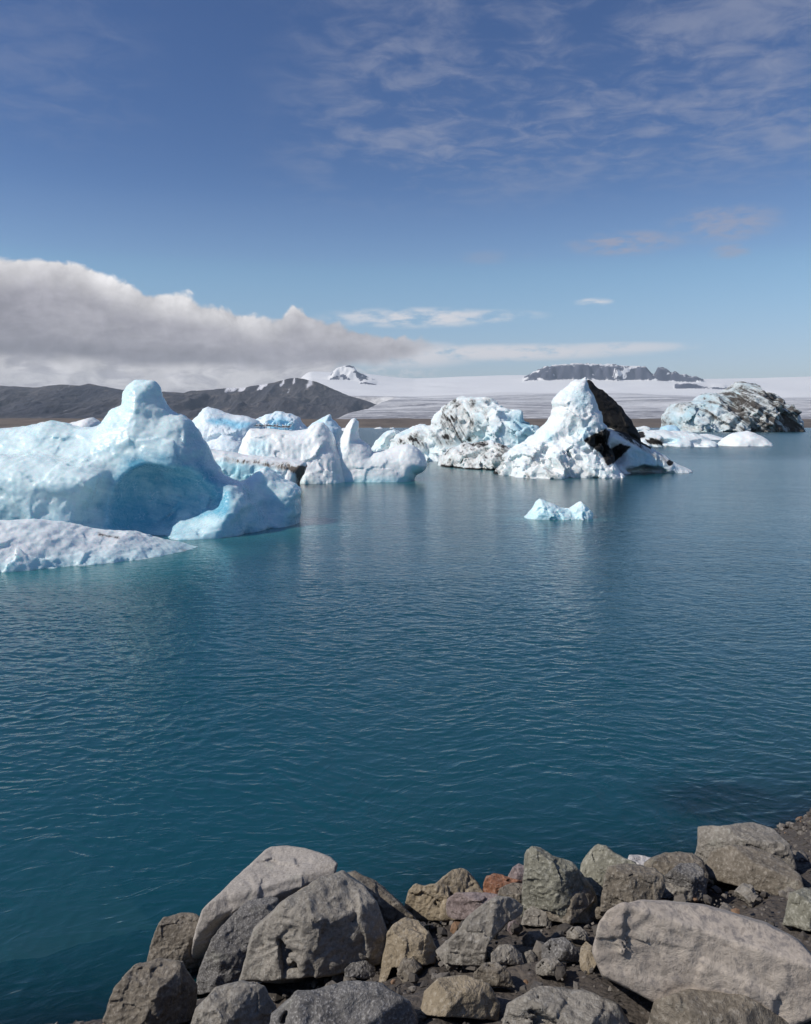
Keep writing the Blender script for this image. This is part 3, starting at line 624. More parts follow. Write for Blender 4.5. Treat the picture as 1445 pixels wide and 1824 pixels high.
build_berg('iceberg', [dict(p=spire, Y=61.5, T=2.7, Tb=2.6, R=1.3, lean=.5, j=.06, js=1.2, pw=2.2)], 0.08, -1, 57.2, 66,
    M['ice_white'], 'smooth white iceberg with a rounded spire and a long low snout', 'iceberg', noise=[(.14, 2.2, (1, 1, 1), 2, 'fbm'), (.03, .5, (1, 1, 1), 3, 'fbm')], fac=[(.07, 1.6)],
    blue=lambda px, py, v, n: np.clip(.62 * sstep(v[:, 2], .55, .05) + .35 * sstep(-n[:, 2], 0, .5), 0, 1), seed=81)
shelf = [(320, 960), (330, 806), (352, 800), (377, 801), (402, 803), (431, 809), (466, 813), (484, 813), (503, 817), (530, 820), (543, 823), (546, 831), (542, 841), (534, 853), (531, 866), (541, 873), (540, 960)]
build_berg('iceberg', [dict(p=shelf, Y=54.6, T=2.6, Tb=2.5, R=.75, lean=.55, j=.08, js=.7, pw=2.6)], 0.075, -.9, 50.5, 58.5,
    M['ice_white'], 'low ice shelf with a sooty grey rim and undercut end', 'iceberg', noise=[(.12, 1.4, (1, 1, .8), 3, 'fbm'), (.05, .4, (1.8, 1, .4), 3, 'fbm')], fac=[(.12, 1.1)],
    carve=[(430, 846, 51.2, 4.2, 1.0, 1.0, .3)],
    blue=lambda px, py, v, n: np.clip(.75 * inpoly(px, py, [(385, 822), (420, 822), (470, 828), (500, 838), (500, 880), (380, 880)], 9, 5), 0, 1),
    dirt=lambda px, py, v, n: np.clip(.42 * inpoly(px, py, [(400, 815), (450, 817), (520, 824), (530, 836), (500, 836), (450, 824), (400, 823)], 5, 6) + .6 * inpoly(px, py, [(515, 835), (550, 825), (545, 880), (530, 880), (525, 850)], 5, 6), 0, 1), seed=91)

# 5 -- the ash-streaked pair on the right
backp = [(655, 900), (660, 797), (675, 783), (686, 773), (697, 766), (719, 767), (739, 759), (766, 753), (772, 744), (786, 731), (800, 717), (819, 708), (835, 706), (851, 705), (878, 708), (893, 719), (904, 728), (924, 729), (934, 750), (954, 757), (963, 770), (985, 900)]
def streaks(px, py, ang, f, lo, hi, seed):
    a = px * math.cos(ang) + py * math.sin(ang); b = -px * math.sin(ang) + py * math.cos(ang)
    return sstep(fbm(a / f, b / (f * 6), px * 0 + seed, 4, seed), lo, hi)
def dirt5(px, py, v, n):
    reg = inpoly(px, py, [(690, 778), (740, 768), (790, 730), (815, 704), (885, 704), (878, 740), (850, 790), (780, 800), (700, 800)], 10, 12)
    spots = np.zeros(len(px))
    for (x, y, rx, ry) in ((808, 746, 7, 6), (840, 755, 4, 12), (842, 716, 6, 12), (866, 712, 10, 8), (794, 778, 10, 5), (740, 778, 4, 8), (728, 784, 4, 6), (712, 786, 4, 6), (682, 777, 5, 5), (922, 752, 3, 8), (916, 764, 3, 8), (800, 720, 6, 4)):
        spots = np.maximum(spots, sstep(((px - x) / rx) ** 2 + ((py - y) / ry) ** 2, 1.6, .2))
    return np.clip(reg * .27 + .18 * spots, 0, 1)
build_berg('iceberg', [dict(p=backp, Y=(108, 88), T=7, Tb=6, R=2.2, lean=.66, j=.42, js=1.3)], 0.14, -1.2, 78, 117, M['ice_dirty'],
    'broad pale blue iceberg with black ash streaks, left of the black-sided peak', 'iceberg', noise=[(.75, 4.5, (1, 1, .8), 3, 'fbm'), (.16, .8, (1, 1, 1), 4, 'fbm'), (.5, 3.0, (1, .6, .35), 3, 'skew')], fac=[(.95, 3.2), (.40, 1.1)],
    blue=lambda px, py, v, n: np.clip(.16 + .5 * inpoly(px, py, [(900, 735), (960, 755), (965, 800), (915, 800)], 14, 8) + .3 * sstep(vnoise(v[:, 0] / 2.5, v[:, 1] / 2.5, v[:, 2] / 2.5, 4), .1, .6), 0, 1), dirt=dirt5, seed=101)
h1 = [(774, 900), (778, 830), (783, 822), (790, 811), (800, 801), (812, 795), (828, 788), (841, 790), (855, 788), (865, 785), (874, 783), (889, 791), (905, 801), (930, 806), (960, 812), (1000, 820), (1040, 900)]
h2 = [(880, 900), (893, 812), (908, 800), (931, 789), (950, 773), (962, 762), (970, 755), (983, 739), (985, 726), (981, 716), (987, 706), (996, 699), (1011, 689), (1018, 681), (1024, 677), (1042, 674), (1050, 690), (1060, 712), (1066, 735), (1072, 760), (1076, 790), (1086, 815), (1095, 900)]
h2b = [(1040, 800), (1020, 770), (1030, 700), (1041, 674), (1047, 676), (1053, 678), (1064, 689), (1076, 699), (1088, 710), (1097, 717), (1110, 731), (1118, 741), (1126, 748), (1130, 757), (1136, 764), (1140, 775), (1142, 788), (1120, 790), (1085, 795)]
h3 = [(1020, 900), (1040, 772), (1062, 757), (1083, 761), (1098, 766), (1114, 772), (1128, 781), (1141, 787), (1156, 796), (1171, 804), (1186, 814), (1198, 823), (1213, 831), (1229, 840), (1232, 900)]
hb = [(905, 900), (915, 838), (935, 815), (960, 800), (990, 790), (1030, 790), (1055, 805), (1080, 822), (1095, 838), (1098, 900)]
def dirt6(px, py, v, n):
    st = inpoly(px, py, [(778, 815), (800, 795), (860, 780), (908, 798), (895, 846), (840, 845), (790, 836)], 8, 6)
    stripes = st * .33
    wl = .8 * st * sstep(v[:, 2], .28, .02)
    black = inpoly(px, py, [(1046, 668), (1062, 668), (1170, 780), (1160, 800), (1118, 777), (1084, 761), (1060, 748), (1052, 715)], 4, 3) * sstep(v[:, 1], 68.2, 69.0)  # ash on the side face; its shadow is painted into the same black
    gap = inpoly(px, py, [(1042, 785), (1062, 772), (1078, 762), (1086, 768), (1080, 790), (1090, 800), (1105, 792), (1120, 796), (1090, 824), (1080, 830), (1062, 800)], 5, 5)  # darker patch filling the gap below the arm
    rim = .32 * inpoly(px, py, [(1060, 757), (1142, 785), (1200, 823), (1190, 830), (1140, 797), (1085, 768)], 4, 4)
    thr = .20 * inpoly(px, py, [(940, 805), (1040, 820), (1070, 860), (930, 860)], 12, 10)
    tip = .8 * sstep(((px - 1194) / 6) ** 2 + ((py - 824) / 6) ** 2, 1.5, .2)
    return np.clip(np.maximum.reduce([stripes, wl, black, .9 * gap, rim, thr, tip]), 0, 1)
def blue6(px, py, v, n):
    return np.clip(.06 + .42 * inpoly(px, py, [(1020, 700), (1048, 690), (1052, 720), (1030, 735)], 8, 6) + .5 * inpoly(px, py, [(1030, 770), (1055, 755), (1060, 785), (1040, 785)], 8, 6)
                   + .6 * inpoly(px, py, [(1110, 800), (1150, 800), (1190, 830), (1130, 835)], 10, 5) + .5 * inpoly(px, py, [(972, 768), (986, 775), (984, 788), (974, 786)], 4), 0, 1)
build_berg('iceberg', [
    dict(p=h1, Y=(86, 70), T=5.0, Tb=5, R=1.1, lean=.5, j=.3, js=.7, pw=2.3, k=.7),
    dict(p=h2, Y=69.5, T=4.6, Tb=2.5, R=1.2, lean=.72, j=.22, js=1.0, k=.6),
    dict(p=hb, Y=68, T=4.6, Tb=4, R=1.6, lean=.5, j=.3, js=.8, k=.5),
    dict(p=h2b, Y=74, T=2.6, Tb=2.0, R=1.5, lean=.6, j=.15, js=.7, k=.15, pw=1.5),
    dict(p=h3, Y=(71.5, 73), T=2.8, Tb=2.6, R=1.0, lean=.35, j=.1, js=.8, k=.25)], 0.095, -1.1, 62, 92, M['ice_dirty'],
    'jagged white iceberg with a sharp peak, black ash face and long sloping arm', 'iceberg',
    noise=[(.28, 2.8, (1, 1, 1), 2, 'fbm'), (.10, .42, (1, 1, 1), 3, 'fbm')], fac=[(.50, 1.9), (.22, .65)], calm=[([(1085, 760), (1145, 785), (1235, 835), (1235, 850), (1100, 845), (1075, 790)], .28), ([(1045, 670), (1160, 780), (1140, 790), (1060, 750)], .3), ([(940, 795), (985, 700), (1020, 665), (1055, 668), (1066, 740), (1072, 790), (1010, 800)], .45)],
    carve=[(1098, 812, 69.3, .9, 1.6, .9, .25), (1150, 842, 69.8, 1.9, 1.6, .55, .25), (1068, 790, 67.5, .8, 1.8, .9, .3), (979, 776, 64.6, .4, .7, .45, .15), (930, 792, 74, 1.2, 3, .9, .3), (840, 846, 73.8, 3.0, 1.6, .35, .1)],
    blue=blue6, dirt=dirt6, seed=111)

# 6 -- far right
far = [(1180, 790), (1188, 752), (1190, 740), (1198, 722), (1217, 718), (1240, 712), (1251, 699), (1262, 697), (1274, 703), (1285, 700), (1297, 691), (1315, 682), (1335, 684), (1352, 700), (1380, 708), (1395, 735), (1404, 750), (1410, 790)]
build_berg('iceberg', [dict(p=far, Y=520, T=42, Tb=35, R=14, lean=.45, j=2.6, js=8)], 0.62, -3, 470, 565, M['ice_far'], 'distant grey-streaked iceberg with dark bands at the right, beyond the low white floe', 'iceberg',
    noise=[(3.0, 16, (1, 1, .7), 3, 'fbm'), (.8, 3, (1, 1, 1), 3, 'fbm')], fac=[(4.5, 15), (1.8, 5)], xpad=4, k=2,
    carve=[(1232, 760, 478, 9, 10, 5, 1.5), (1284, 742, 478, 6, 10, 12, 1.5), (1262, 722, 476, 8, 8, 5, 1.5)],
    blue=lambda px, py, v, n: .35 + .4 * sstep(vnoise(v[:, 0] / 12, v[:, 1] / 12, v[:, 2] / 12, 4), 0, .5),
    dirt=lambda px, py, v, n: np.clip(.34 + .2 * sstep(px, 1270, 1310) - .08, 0, 1), seed=121)
build_berg('ice_floe', [dict(p=[(1100, 830), (1108, 785), (1122, 774), (1140, 769), (1160, 765), (1178, 765), (1190, 769), (1202, 768), (1220, 768), (1238, 771), (1250, 776), (1258, 783), (1263, 792), (1268, 830)], Y=163, T=9, R=1.8, lean=.5, j=.35, js=2)],
    0.22, -1, 151, 175, M['ice_dirty'], 'low white ice floe with dark smudges, beyond the sloping arm of the black-sided iceberg', 'ice floe', noise=[(.4, 4, (1, 1, 1), 3, 'fbm')], fac=[(.6, 3)],
    carve=[(1165, 786, 154.6, 2.4, 2, .5, .2), (1198, 786, 154.6, 1.6, 2, .5, .2)],
    blue=lambda px, py, v, n: .12 + .5 * inpoly(px, py, [(1188, 780), (1212, 780), (1210, 790), (1190, 790)], 4),
    dirt=lambda px, py, v, n: np.clip(.8 * inpoly(px, py, [(1150, 781), (1162, 778), (1182, 784), (1180, 791), (1155, 788)], 4, 4) + .75 * inpoly(px, py, [(1135, 770), (1145, 768), (1150, 778), (1138, 780)], 3, 3), 0, 1), seed=131)
build_berg('ice_floe', [dict(p=[(1225, 800), (1238, 776), (1252, 773), (1268, 774), (1280, 778), (1290, 781), (1294, 800)], Y=235, T=6, R=1.2, j=.2, js=2)], 0.3, -1, 226, 244, M['ice_white'],
    'thin flat white floe lying between the low floe and the distant grey-streaked iceberg', 'ice floe', noise=[(.3, 3, (1, 1, 1), 3, 'fbm')], seed=141)
build_berg('ice_floe', [dict(p=[(1280, 830), (1284, 792), (1292, 780), (1305, 773), (1330, 768), (1352, 775), (1366, 786), (1372, 830)], Y=163, T=5, R=1.5, j=.2, js=2)], 0.22, -1, 155, 171, M['ice_white'],
    'small white ice lump at the right edge below the distant grey-streaked iceberg', 'ice floe', noise=[(.4, 3, (1, 1, 1), 3, 'fbm')], seed=151)
build_berg('ice_floe', [dict(p=[(1174, 790), (1178, 760), (1186, 757), (1194, 756), (1202, 759), (1208, 764), (1210, 790)], Y=430, T=7, R=2.2, j=.5, js=3)], 0.5, -2, 418, 442, M['ice_blue'],
    'tiny bright blue ice lump at the left foot of the distant grey-streaked iceberg', 'ice floe', noise=[(.7, 5, (1, 1, 1), 3, 'fbm')], blue=lambda px, py, v, n: .6 + 0 * px, seed=161)
for i, (a, b, py, Y, lb) in enumerate(((1128, 1160, 759.5, 700, 'faint white strip of ice far off between the black-sided peak and the distant iceberg'), (664, 684, 761.5, 900, 'tiny white ice fleck on the far water right of the white spire'),
                                       (692, 704, 762, 950, 'smaller white ice fleck on the far water left of the ash-streaked iceberg'), (605, 622, 763, 600, 'pale ice sliver on far water just left of the white spire'))):
    c = (a + b) / 2
    build_berg('ice_floe', [dict(p=[(a, 790), (a + 2, py + 2), (c - 3, py), (c + 4, py - 1), (b - 2, py + 2), (b, 790)], Y=Y, T=6, R=1.6, j=.5, js=3)], 0.55, -2, Y - 12, Y + 12, M['ice_white'], lb, 'ice floe', noise=[(.5, 5, (1, 1, 1), 3, 'fbm')], seed=170 + i)
# 7 -- the small clear piece in open water
build_berg('ice_floe', [dict(p=[(928, 965), (934, 921), (939, 917), (946, 909), (951, 900), (954, 894), (962, 888), (970, 890), (977, 894), (986, 898), (996, 902), (1006, 906), (1015, 906), (1021, 901), (1026, 897), (1036, 893), (1042, 898), (1049, 906), (1055, 914), (1056, 965)],
    Y=36.4, T=.85, R=.5, lean=.5, j=.06, js=.3)], 0.03, -.5, 34.9, 38, M['ice_near'], 'small clear blue ice chunk floating alone on the open water', 'ice floe', noise=[(.06, .6, (1, 1, 1), 2, 'fbm')], fac=[(.12, .5), (.04, .18)],
    blue=lambda px, py, v, n: .1 + .25 * sstep(v[:, 2], .4, .0) + .2 * inpoly(px, py, [(960, 900), (1010, 905), (1005, 925), (960, 925)], 8), seed=181)
# ------------------------------------------------------------------ boulders on the bank
def rock_material(name, c1, c2, c3, spk=60.0, vein=0.0, bump=.8, rust=None, lich=.35):
    m, tt, out = material(name); co = tt.node('ShaderNodeTexCoord').outputs['Object']
    a = tt.noise(co, 3.0, 6, .62, .5); b = tt.noise(co, spk, 3, .6); g = tt.noise(co, 11, 6, .7, .4); vz = tt.voro(co, spk * .8)
    c = tt.mix(tt.ss(a, .36, .64), c1, c2); c = tt.mix(tt.ss(b, .50, .68, 0, .75), c, c3); c = tt.mix(tt.ss(b, .46, .30, 0, .6), c, [x * .45 for x in c1])
    c = tt.mix(tt.ss(g, .52, .72, 0, .55), c, [x * .62 for x in c2])
    if rust: c = tt.mix(tt.ss(tt.noise(co, 2.2, 5, .6, .8), .56, .68, 0, .8), c, rust)
    if vein:
        w = tt.m('ABSOLUTE', tt.m('SUBTRACT', tt.noise(co, 2.6, 3, .5, 1.2), .5)); c = tt.mix(tt.m('MULTIPLY', tt.ss(w, .008, .002, 0, vein), tt.ss(tt.noise(co, 1.7, 2), .5, .65)), c, (.42, .38, .33))
    bh = tt.m('ADD', tt.m('MULTIPLY', g, 1.0), tt.m('ADD', tt.m('MULTIPLY', b, .25), tt.m('MULTIPLY', tt.voro(co, 16, 'F1'), .35)))
    c = tt.mix(tt.ss(tt.noise(co, 4.5, 5, .7, .3), .57, .66, 0, lich), c, (.33, .325, .27))
    c, rg = wet(tt, c, .85)
    pbsdf(tt, out, c, rg, bh, bump, .035); return m
R = dict(
    pink=rock_material('pinkish_grey_granite', (.30, .270, .236), (.355, .322, .285), (.43, .40, .36), 75, bump=.45),
    grey=rock_material('grey_stone', (.190, .172, .144), (.265, .240, .203), (.34, .32, .28), 55, .5),
    dark=rock_material('speckled_dark_stone', (.115, .108, .10), (.17, .162, .15), (.36, .345, .325), 95),
    green=rock_material('greenish_grey_stone', (.160, .155, .119), (.245, .236, .187), (.38, .37, .31), 48, .6),
    tan=rock_material('tan_stone', (.23, .185, .122), (.31, .255, .178), (.37, .32, .245), 50, rust=(.25, .15, .07)),
    rust=rock_material('rusty_red_stone', (.20, .085, .042), (.27, .13, .075), (.34, .22, .16), 45, .6),
    pale=rock_material('pale_stone', (.42, .40, .385), (.50, .48, .46), (.56, .54, .52), 60),
    brown=rock_material('brown_grey_stone', (.135, .114, .086), (.200, .172, .134), (.29, .26, .215), 50, .5, rust=(.22, .17, .10)),
    granite=rock_material('salmon_grey_speckled_granite', (.32, .275, .232), (.42, .365, .305), (.165, .15, .142), 34, bump=.4, lich=.2),
    mauve=rock_material('mauve_stone', (.21, .165, .155), (.26, .21, .20), (.33, .28, .27), 55))
def rock(poly, label, mat, c=.45, T=None, tilt=(0, .15), nf=7, seed=0, rnd=.07, base=None, back=0.0, rough=1.0, n=80, cat='boulder', name='boulder', Y=None, cuts=()):
    P = np.asarray(poly, float); x0, x1, y0, y1 = P[:, 0].min(), P[:, 0].max(), P[:, 1].min(), P[:, 1].max()
    rs = np.random.RandomState(seed + 100); cx = (x0 + x1) / 2; pb = base or y1
    if Y is None:                                           # where the foot of the stone meets the bank
        ys = np.arange(2.6, 12, .02); zz = EYE - (pb - HZ) / F * ys; gz = footing((cx - CX) / F * ys, ys)
        k = np.nonzero(zz < gz)[0]; Y = ys[k[0]] if len(k) else 4 * F / (pb - HZ)
    Y = Y + back
    py = (y0 + y1) / 2; D = np.array([(cx - CX) / F, 1, -(py - HZ) / F]); C0 = D * Y + (0, 0, EYE)
    wv_ = D / np.linalg.norm(D); u = np.cross(wv_, (0, 0, 1)); u /= np.linalg.norm(u); vv = np.cross(u, wv_)
    s = np.linalg.norm(D) * Y / F / np.linalg.norm(D) ** 1  # metres per pixel across the line of sight
    s = Y / F
    Q = np.stack(((P[:, 0] - cx) * s, -(P[:, 1] - py) * s * vv[2]), 1)
    a, b = (x1 - x0) * s / 2, (y1 - y0) * s / 2 * vv[2]
    if T is None: T = .75 * min(a, b * 1.6) + .12 * max(a, b)
    h = 2 * max(a, b, T) / n; pad = 3 * h + .06 * max(a, b)
    ug = np.arange(-a - pad, a + pad, h, dtype=np.float32); vg = np.arange(-b - pad, b + pad, h, dtype=np.float32); wg = np.arange(-T - pad, T + pad, h, dtype=np.float32)
    U2, V2 = np.meshgrid(ug, vg, indexing='ij'); m_ = max(a, b)
    jj = .035 * m_ * rough
    d = poly_sd(Q, U2 + jj * fbm(U2 / m_ * 3, V2 / m_ * 3, U2 * 0 + 2.2, 4, seed), V2 + jj * fbm(U2 / m_ * 3, V2 / m_ * 3, U2 * 0 + 7, 4, seed + 4))[:, :, None]
    Rr = rnd * min(a, b); Wg = wg[None, None, :]; Ug = ug[:, None, None]; Vg = vg[None, :, None]
    e = np.maximum(Rr - d, 0) / Rr; q = np.maximum(np.abs(Wg) - (T - Rr), 0) / Rr
    Fd = ((np.sqrt(e * e + q * q) - 1) * Rr).astype(np.float32)
    kk = .022 * min(a, b)
    def plane(nw, pt):
        nl = np.array([nw @ u, nw @ vv, nw @ wv_]); nl /= np.linalg.norm(nl)
        return (Ug * nl[0] + Vg * nl[1] + Wg * nl[2] - nl @ np.asarray(pt)).astype(np.float32)
    # the upper face: nearly level, meeting the front face at the crease
    Fd = smax(Fd, plane(np.array([tilt[0], -tilt[1], 1.0]), (0, b - 2 * b * c, -T * .8)), kk)
    for i in range(nf):
        nl = np.array([rs.uniform(-.9, .9), rs.uniform(-.6, .5), -1.0]); nl /= np.linalg.norm(nl)
        pt = np.array([np.sign(nl[0]) * a * rs.uniform(.15, .6), np.sign(nl[1]) * b * rs.uniform(.15, .6), -T * rs.uniform(.45, .8)])
        Fd = smax(Fd, (Ug * nl[0] + Vg * nl[1] + Wg * nl[2] - nl @ pt).astype(np.float32), kk)
    for (nx_, ny_, nz_, pu, pv, pw) in cuts:
        nl = np.array([nx_, ny_, nz_], float); nl /= np.linalg.norm(nl)
        Fd = smax(Fd, (Ug * nl[0] + Vg * nl[1] + Wg * nl[2] - nl @ np.array([pu * a, pv * b, pw * T])).astype(np.float32), kk)
    I = np.nonzero(np.abs(Fd) < .20 * m_); xs, ys_, zs = ug[I[0]], vg[I[1]], wg[I[2]]
    k3 = 1 / m_
    add = m_ * rough * (.034 * fbm(xs * k3 * 2, ys_ * k3 * 2, zs * k3 * 2, 3, seed + 11) - .014 * fbm(xs * k3 * 4.5, ys_ * k3 * 4.5, zs * k3 * 4.5, 3, seed + 17, ridged=True)
                      + .020 * fbm(xs * k3 * 12, ys_ * k3 * 14, zs * k3 * 14, 3, seed + 23))
    add += m_ * rough * (.085 * facets(xs * k3 * 1.7, ys_ * k3 * 1.7, zs * k3 * 1.7, seed + 40, .9) + .016 * facets(xs * k3 * 5.5, ys_ * k3 * 5.5, zs * k3 * 5.5, seed + 50, .9))
    # stepped fracture faces
    st = fbm(xs * k3 * 1.3 + .4 * zs * k3, ys_ * k3 * 2.4, zs * k3 * 1.3, 2, seed + 29) * 3.0
    add += m_ * rough * .05 * (np.abs(st - np.round(st)) - .25)
    add = np.clip(add, -.09 * m_, .04 * m_); dd = d[:, :, 0]; Fd[I] += add * (.35 + .65 * sstep(dd, 0, .12 * m_))[I[0], I[1]]
    Fd[[0, -1]] = 1; Fd[:, [0, -1]] = 1; Fd[:, :, [0, -1]] = 1
    v, f = surfnet(Fd, (ug[0], vg[0], wg[0]), h)
    pk = 1 + v[:, 2:3] / np.linalg.norm(D * Y)
    Wd = C0 + v[:, :1] * pk * u + v[:, 1:2] * pk * vv + v[:, 2:3] * wv_
    if np.linalg.det(np.stack((u, vv, wv_))) < 0: f = f[:, ::-1]
    o = mesh(name, Wd, f, mat)
    recentre(o, (Wd[:, 0].mean(), Wd[:, 1].mean(), Wd[:, 2].min()))
    return tag(o, label, cat)
G = R
rock([(345, 1720), (350, 1660), (362, 1612), (396, 1578), (440, 1542), (472, 1512), (484, 1506), (512, 1507), (548, 1514), (572, 1523), (592, 1536), (604, 1549), (602, 1556), (590, 1600), (560, 1700), (430, 1740)],
     'large flat-topped pinkish grey slab highest on the left of the bank', G['pink'], c=.36, T=.60, tilt=(-.10, .14), nf=1, seed=1, n=110, rnd=.05, base=1690, rough=.5, cuts=((.2, -.8, -.6, 0, .30, -.8), (-.35, -.45, -.8, -.5, -.1, -.75)))
rock([(264, 1720), (270, 1678), (284, 1640), (292, 1630), (330, 1627), (346, 1631), (360, 1645), (372, 1690), (365, 1730)], 'small angular brown-grey boulder at the left end of the rock bank, in the water', G['brown'], c=.3, seed=2, base=1725)
rock([(345, 1760), (375, 1672), (410, 1632), (440, 1607), (480, 1600), (498, 1605), (500, 1640), (470, 1720), (440, 1770)], 'dark speckled boulder wedged under the flat slab', G['dark'], c=.25, seed=3, base=1770, nf=6, n=76)
rock([(425, 1760), (455, 1648), (475, 1628), (500, 1606), (530, 1590), (560, 1572), (590, 1558), (612, 1552), (632, 1565), (650, 1580), (672, 1615), (688, 1652), (694, 1690), (686, 1722), (560, 1742), (440, 1738)],
     'broad mottled grey boulder in front of the flat slab, carrying a small tan stone', G['grey'], c=.38, T=.55, tilt=(.10, .30), nf=4, seed=4, base=1742, n=110, rnd=.06)
rock([(526, 1600), (530, 1586), (545, 1578), (562, 1576), (572, 1588), (577, 1600), (566, 1610), (545, 1612), (528, 1611)], 'small tan stone lying on the broad mottled grey boulder', G['tan'], c=.3, seed=5, n=44, cat='stone', name='stone', Y=4.72, rnd=.3)
rock([(585, 1700), (590, 1575), (605, 1556), (632, 1552), (650, 1562), (672, 1572), (690, 1588), (715, 1612), (740, 1640), (745, 1700)], 'long brown-grey boulder sloping to the right behind the mottled boulder', G['brown'], c=.3, seed=6, base=1690, tilt=(.25, .2), n=80)
rock([(672, 1780), (688, 1665), (700, 1645), (722, 1632), (745, 1640), (765, 1662), (780, 1694), (775, 1718), (700, 1724)], 'pale tan-grey boulder right of the mottled boulder at the foot of the bank', G['tan'], c=.35, seed=7, base=1722)
rock([(716, 1640), (724, 1602), (728, 1588), (736, 1578), (742, 1575), (755, 1580), (775, 1577), (790, 1562), (806, 1550), (822, 1545), (838, 1556), (852, 1572), (862, 1590), (862, 1640)], 'tan boulder with a dark notch at the water edge left of the rusty stone', G['tan'], c=.2, seed=8, base=1640, n=84, nf=4)
rock([(858, 1620), (862, 1578), (866, 1562), (880, 1557), (895, 1559), (910, 1564), (930, 1566), (938, 1580), (930, 1620)], 'rusty red boulder between tan boulder and greenish grey boulder', G['rust'], c=.3, seed=9, base=1615)
rock([(900, 1600), (906, 1560), (914, 1545), (924, 1538), (936, 1542), (945, 1560), (945, 1600)], 'mauve stone standing behind the rusty red boulder', G['mauve'], c=.25, seed=10, base=1602, n=48)
rock([(928, 1640), (935, 1560), (935, 1530), (938, 1518), (948, 1512), (962, 1513), (976, 1520), (986, 1526), (1004, 1528), (1020, 1534), (1036, 1552), (1052, 1572), (1062, 1590), (1060, 1640)], 'big greenish grey boulder in the middle right, pale and mottled', G['green'], c=.22, seed=11, base=1640, n=96, nf=5, tilt=(.2, .3))
rock([(1030, 1620), (1036, 1545), (1046, 1528), (1058, 1511), (1066, 1504), (1082, 1508), (1096, 1520), (1110, 1526), (1130, 1530), (1140, 1545), (1142, 1620)], 'pointed grey boulder with a thin white vein at the water edge', G['green'], c=.2, seed=12, base=1612, n=84, nf=5)
rock([(1112, 1560), (1122, 1526), (1140, 1523), (1158, 1525), (1168, 1530), (1172, 1560)], 'flat whitish stone at the water edge behind the brown boulder', G['pale'], c=.5, seed=13, base=1560, n=44)
rock([(1068, 1660), (1078, 1570), (1085, 1548), (1110, 1540), (1140, 1538), (1165, 1542), (1180, 1552), (1184, 1575), (1172, 1600), (1162, 1612), (1120, 1618), (1100, 1650)], 'brown boulder with a pale patch and a dark undercut', G['brown'], c=.2, seed=14, base=1640, n=84, nf=5, cuts=((.1, -1, -.35, 0, -.3, -.7),))
rock([(1140, 1600), (1150, 1545), (1165, 1532), (1190, 1520), (1212, 1514), (1232, 1515), (1250, 1525), (1258, 1545), (1252, 1600)], 'low brown boulder under the right-hand bank edge by the water', G['brown'], c=.4, seed=15, base=1585, n=72)
rock([(1180, 1605), (1186, 1566), (1210, 1540), (1238, 1535), (1252, 1545), (1256, 1575), (1250, 1600)], 'dark greenish boulder below the low brown boulder on the right', G['dark'], c=.3, seed=35, base=1600, n=60)
rock([(1238, 1560), (1247, 1520), (1248, 1486), (1260, 1483), (1285, 1478), (1310, 1470), (1340, 1462), (1375, 1468), (1400, 1490), (1410, 1530), (1400, 1570)], 'grey boulder highest at the right end of the bank', G['grey'], c=.35, seed=16, base=1560, n=84, rough=.6)
rock([(1255, 1580), (1270, 1530), (1300, 1512), (1345, 1508), (1385, 1518), (1420, 1545), (1430, 1590)], 'crumbly brown boulder just below the highest grey boulder at the right', G['brown'], c=.4, seed=36, base=1580, n=72, rough=.4, nf=4)
rock([(790, 1640), (798, 1604), (812, 1592), (840, 1590), (870, 1591), (900, 1592), (922, 1600), (932, 1615), (928, 1640)], 'smooth mauve-tan stone below the tan and rusty boulders', G['mauve'], c=.45, seed=17, base=1640, n=66, rnd=.4, rough=.6)
rock([(795, 1720), (800, 1680), (830, 1640), (858, 1610), (885, 1594), (912, 1596), (932, 1608), (930, 1622), (905, 1640), (870, 1680), (860, 1720)], 'long grey boulder leaning diagonally at the foot of the mauve-tan stone', G['grey'], c=.2, seed=18, base=1710, n=76)
rock([(955, 1640), (968, 1622), (1000, 1600), (1030, 1582), (1048, 1580), (1060, 1590), (1058, 1600), (1035, 1625), (1020, 1645)], 'thin wedge of brown-grey rock pointing up in front of the greenish boulder', G['brown'], c=.2, seed=19, base=1645, n=60)
rock([(760, 1640), (765, 1612), (778, 1598), (794, 1595), (805, 1608), (806, 1640)], 'little grey stone between tan boulder and mauve-tan stone', G['grey'], c=.35, seed=20, base=1640, n=44, cat='stone', name='stone')
rock([(880, 1625), (890, 1585), (915, 1572), (940, 1575), (955, 1600), (950, 1630)], 'flat grey-brown boulder under the rusty red boulder', G['brown'], c=.5, seed=21, base=1630, n=56)
rock([(928, 1650), (935, 1625), (950, 1612), (972, 1612), (985, 1628), (982, 1650)], 'rounded grey-brown stone left of the thin rock wedge', G['grey'], c=.4, seed=22, base=1650, n=44, cat='stone', name='stone')
rock([(1165, 1605), (1172, 1580), (1190, 1568), (1215, 1567), (1232, 1578), (1234, 1600)], 'flat dull grey stone set in soil below the dark greenish boulder', G['grey'], c=.5, seed=23, base=1602, n=44, cat='stone', name='stone')
rock([(1050, 1640), (1062, 1620), (1090, 1612), (1115, 1616), (1125, 1640)], 'low brown stone half buried under the undercut boulder', G['brown'], c=.5, seed=24, base=1640, n=40, cat='stone', name='stone')
rock([(1060, 1740), (1070, 1685), (1085, 1658), (1110, 1638), (1145, 1624), (1190, 1616), (1240, 1613), (1300, 1614), (1360, 1622), (1410, 1645), (1455, 1690), (1465, 1750), (1390, 1800), (1180, 1805), (1080, 1780)], 'large smooth rounded granite boulder at the lower right', G['granite'], c=.62, T=.55, tilt=(0, .45), nf=1, seed=25, base=1808, n=110, rnd=.4, rough=.45)
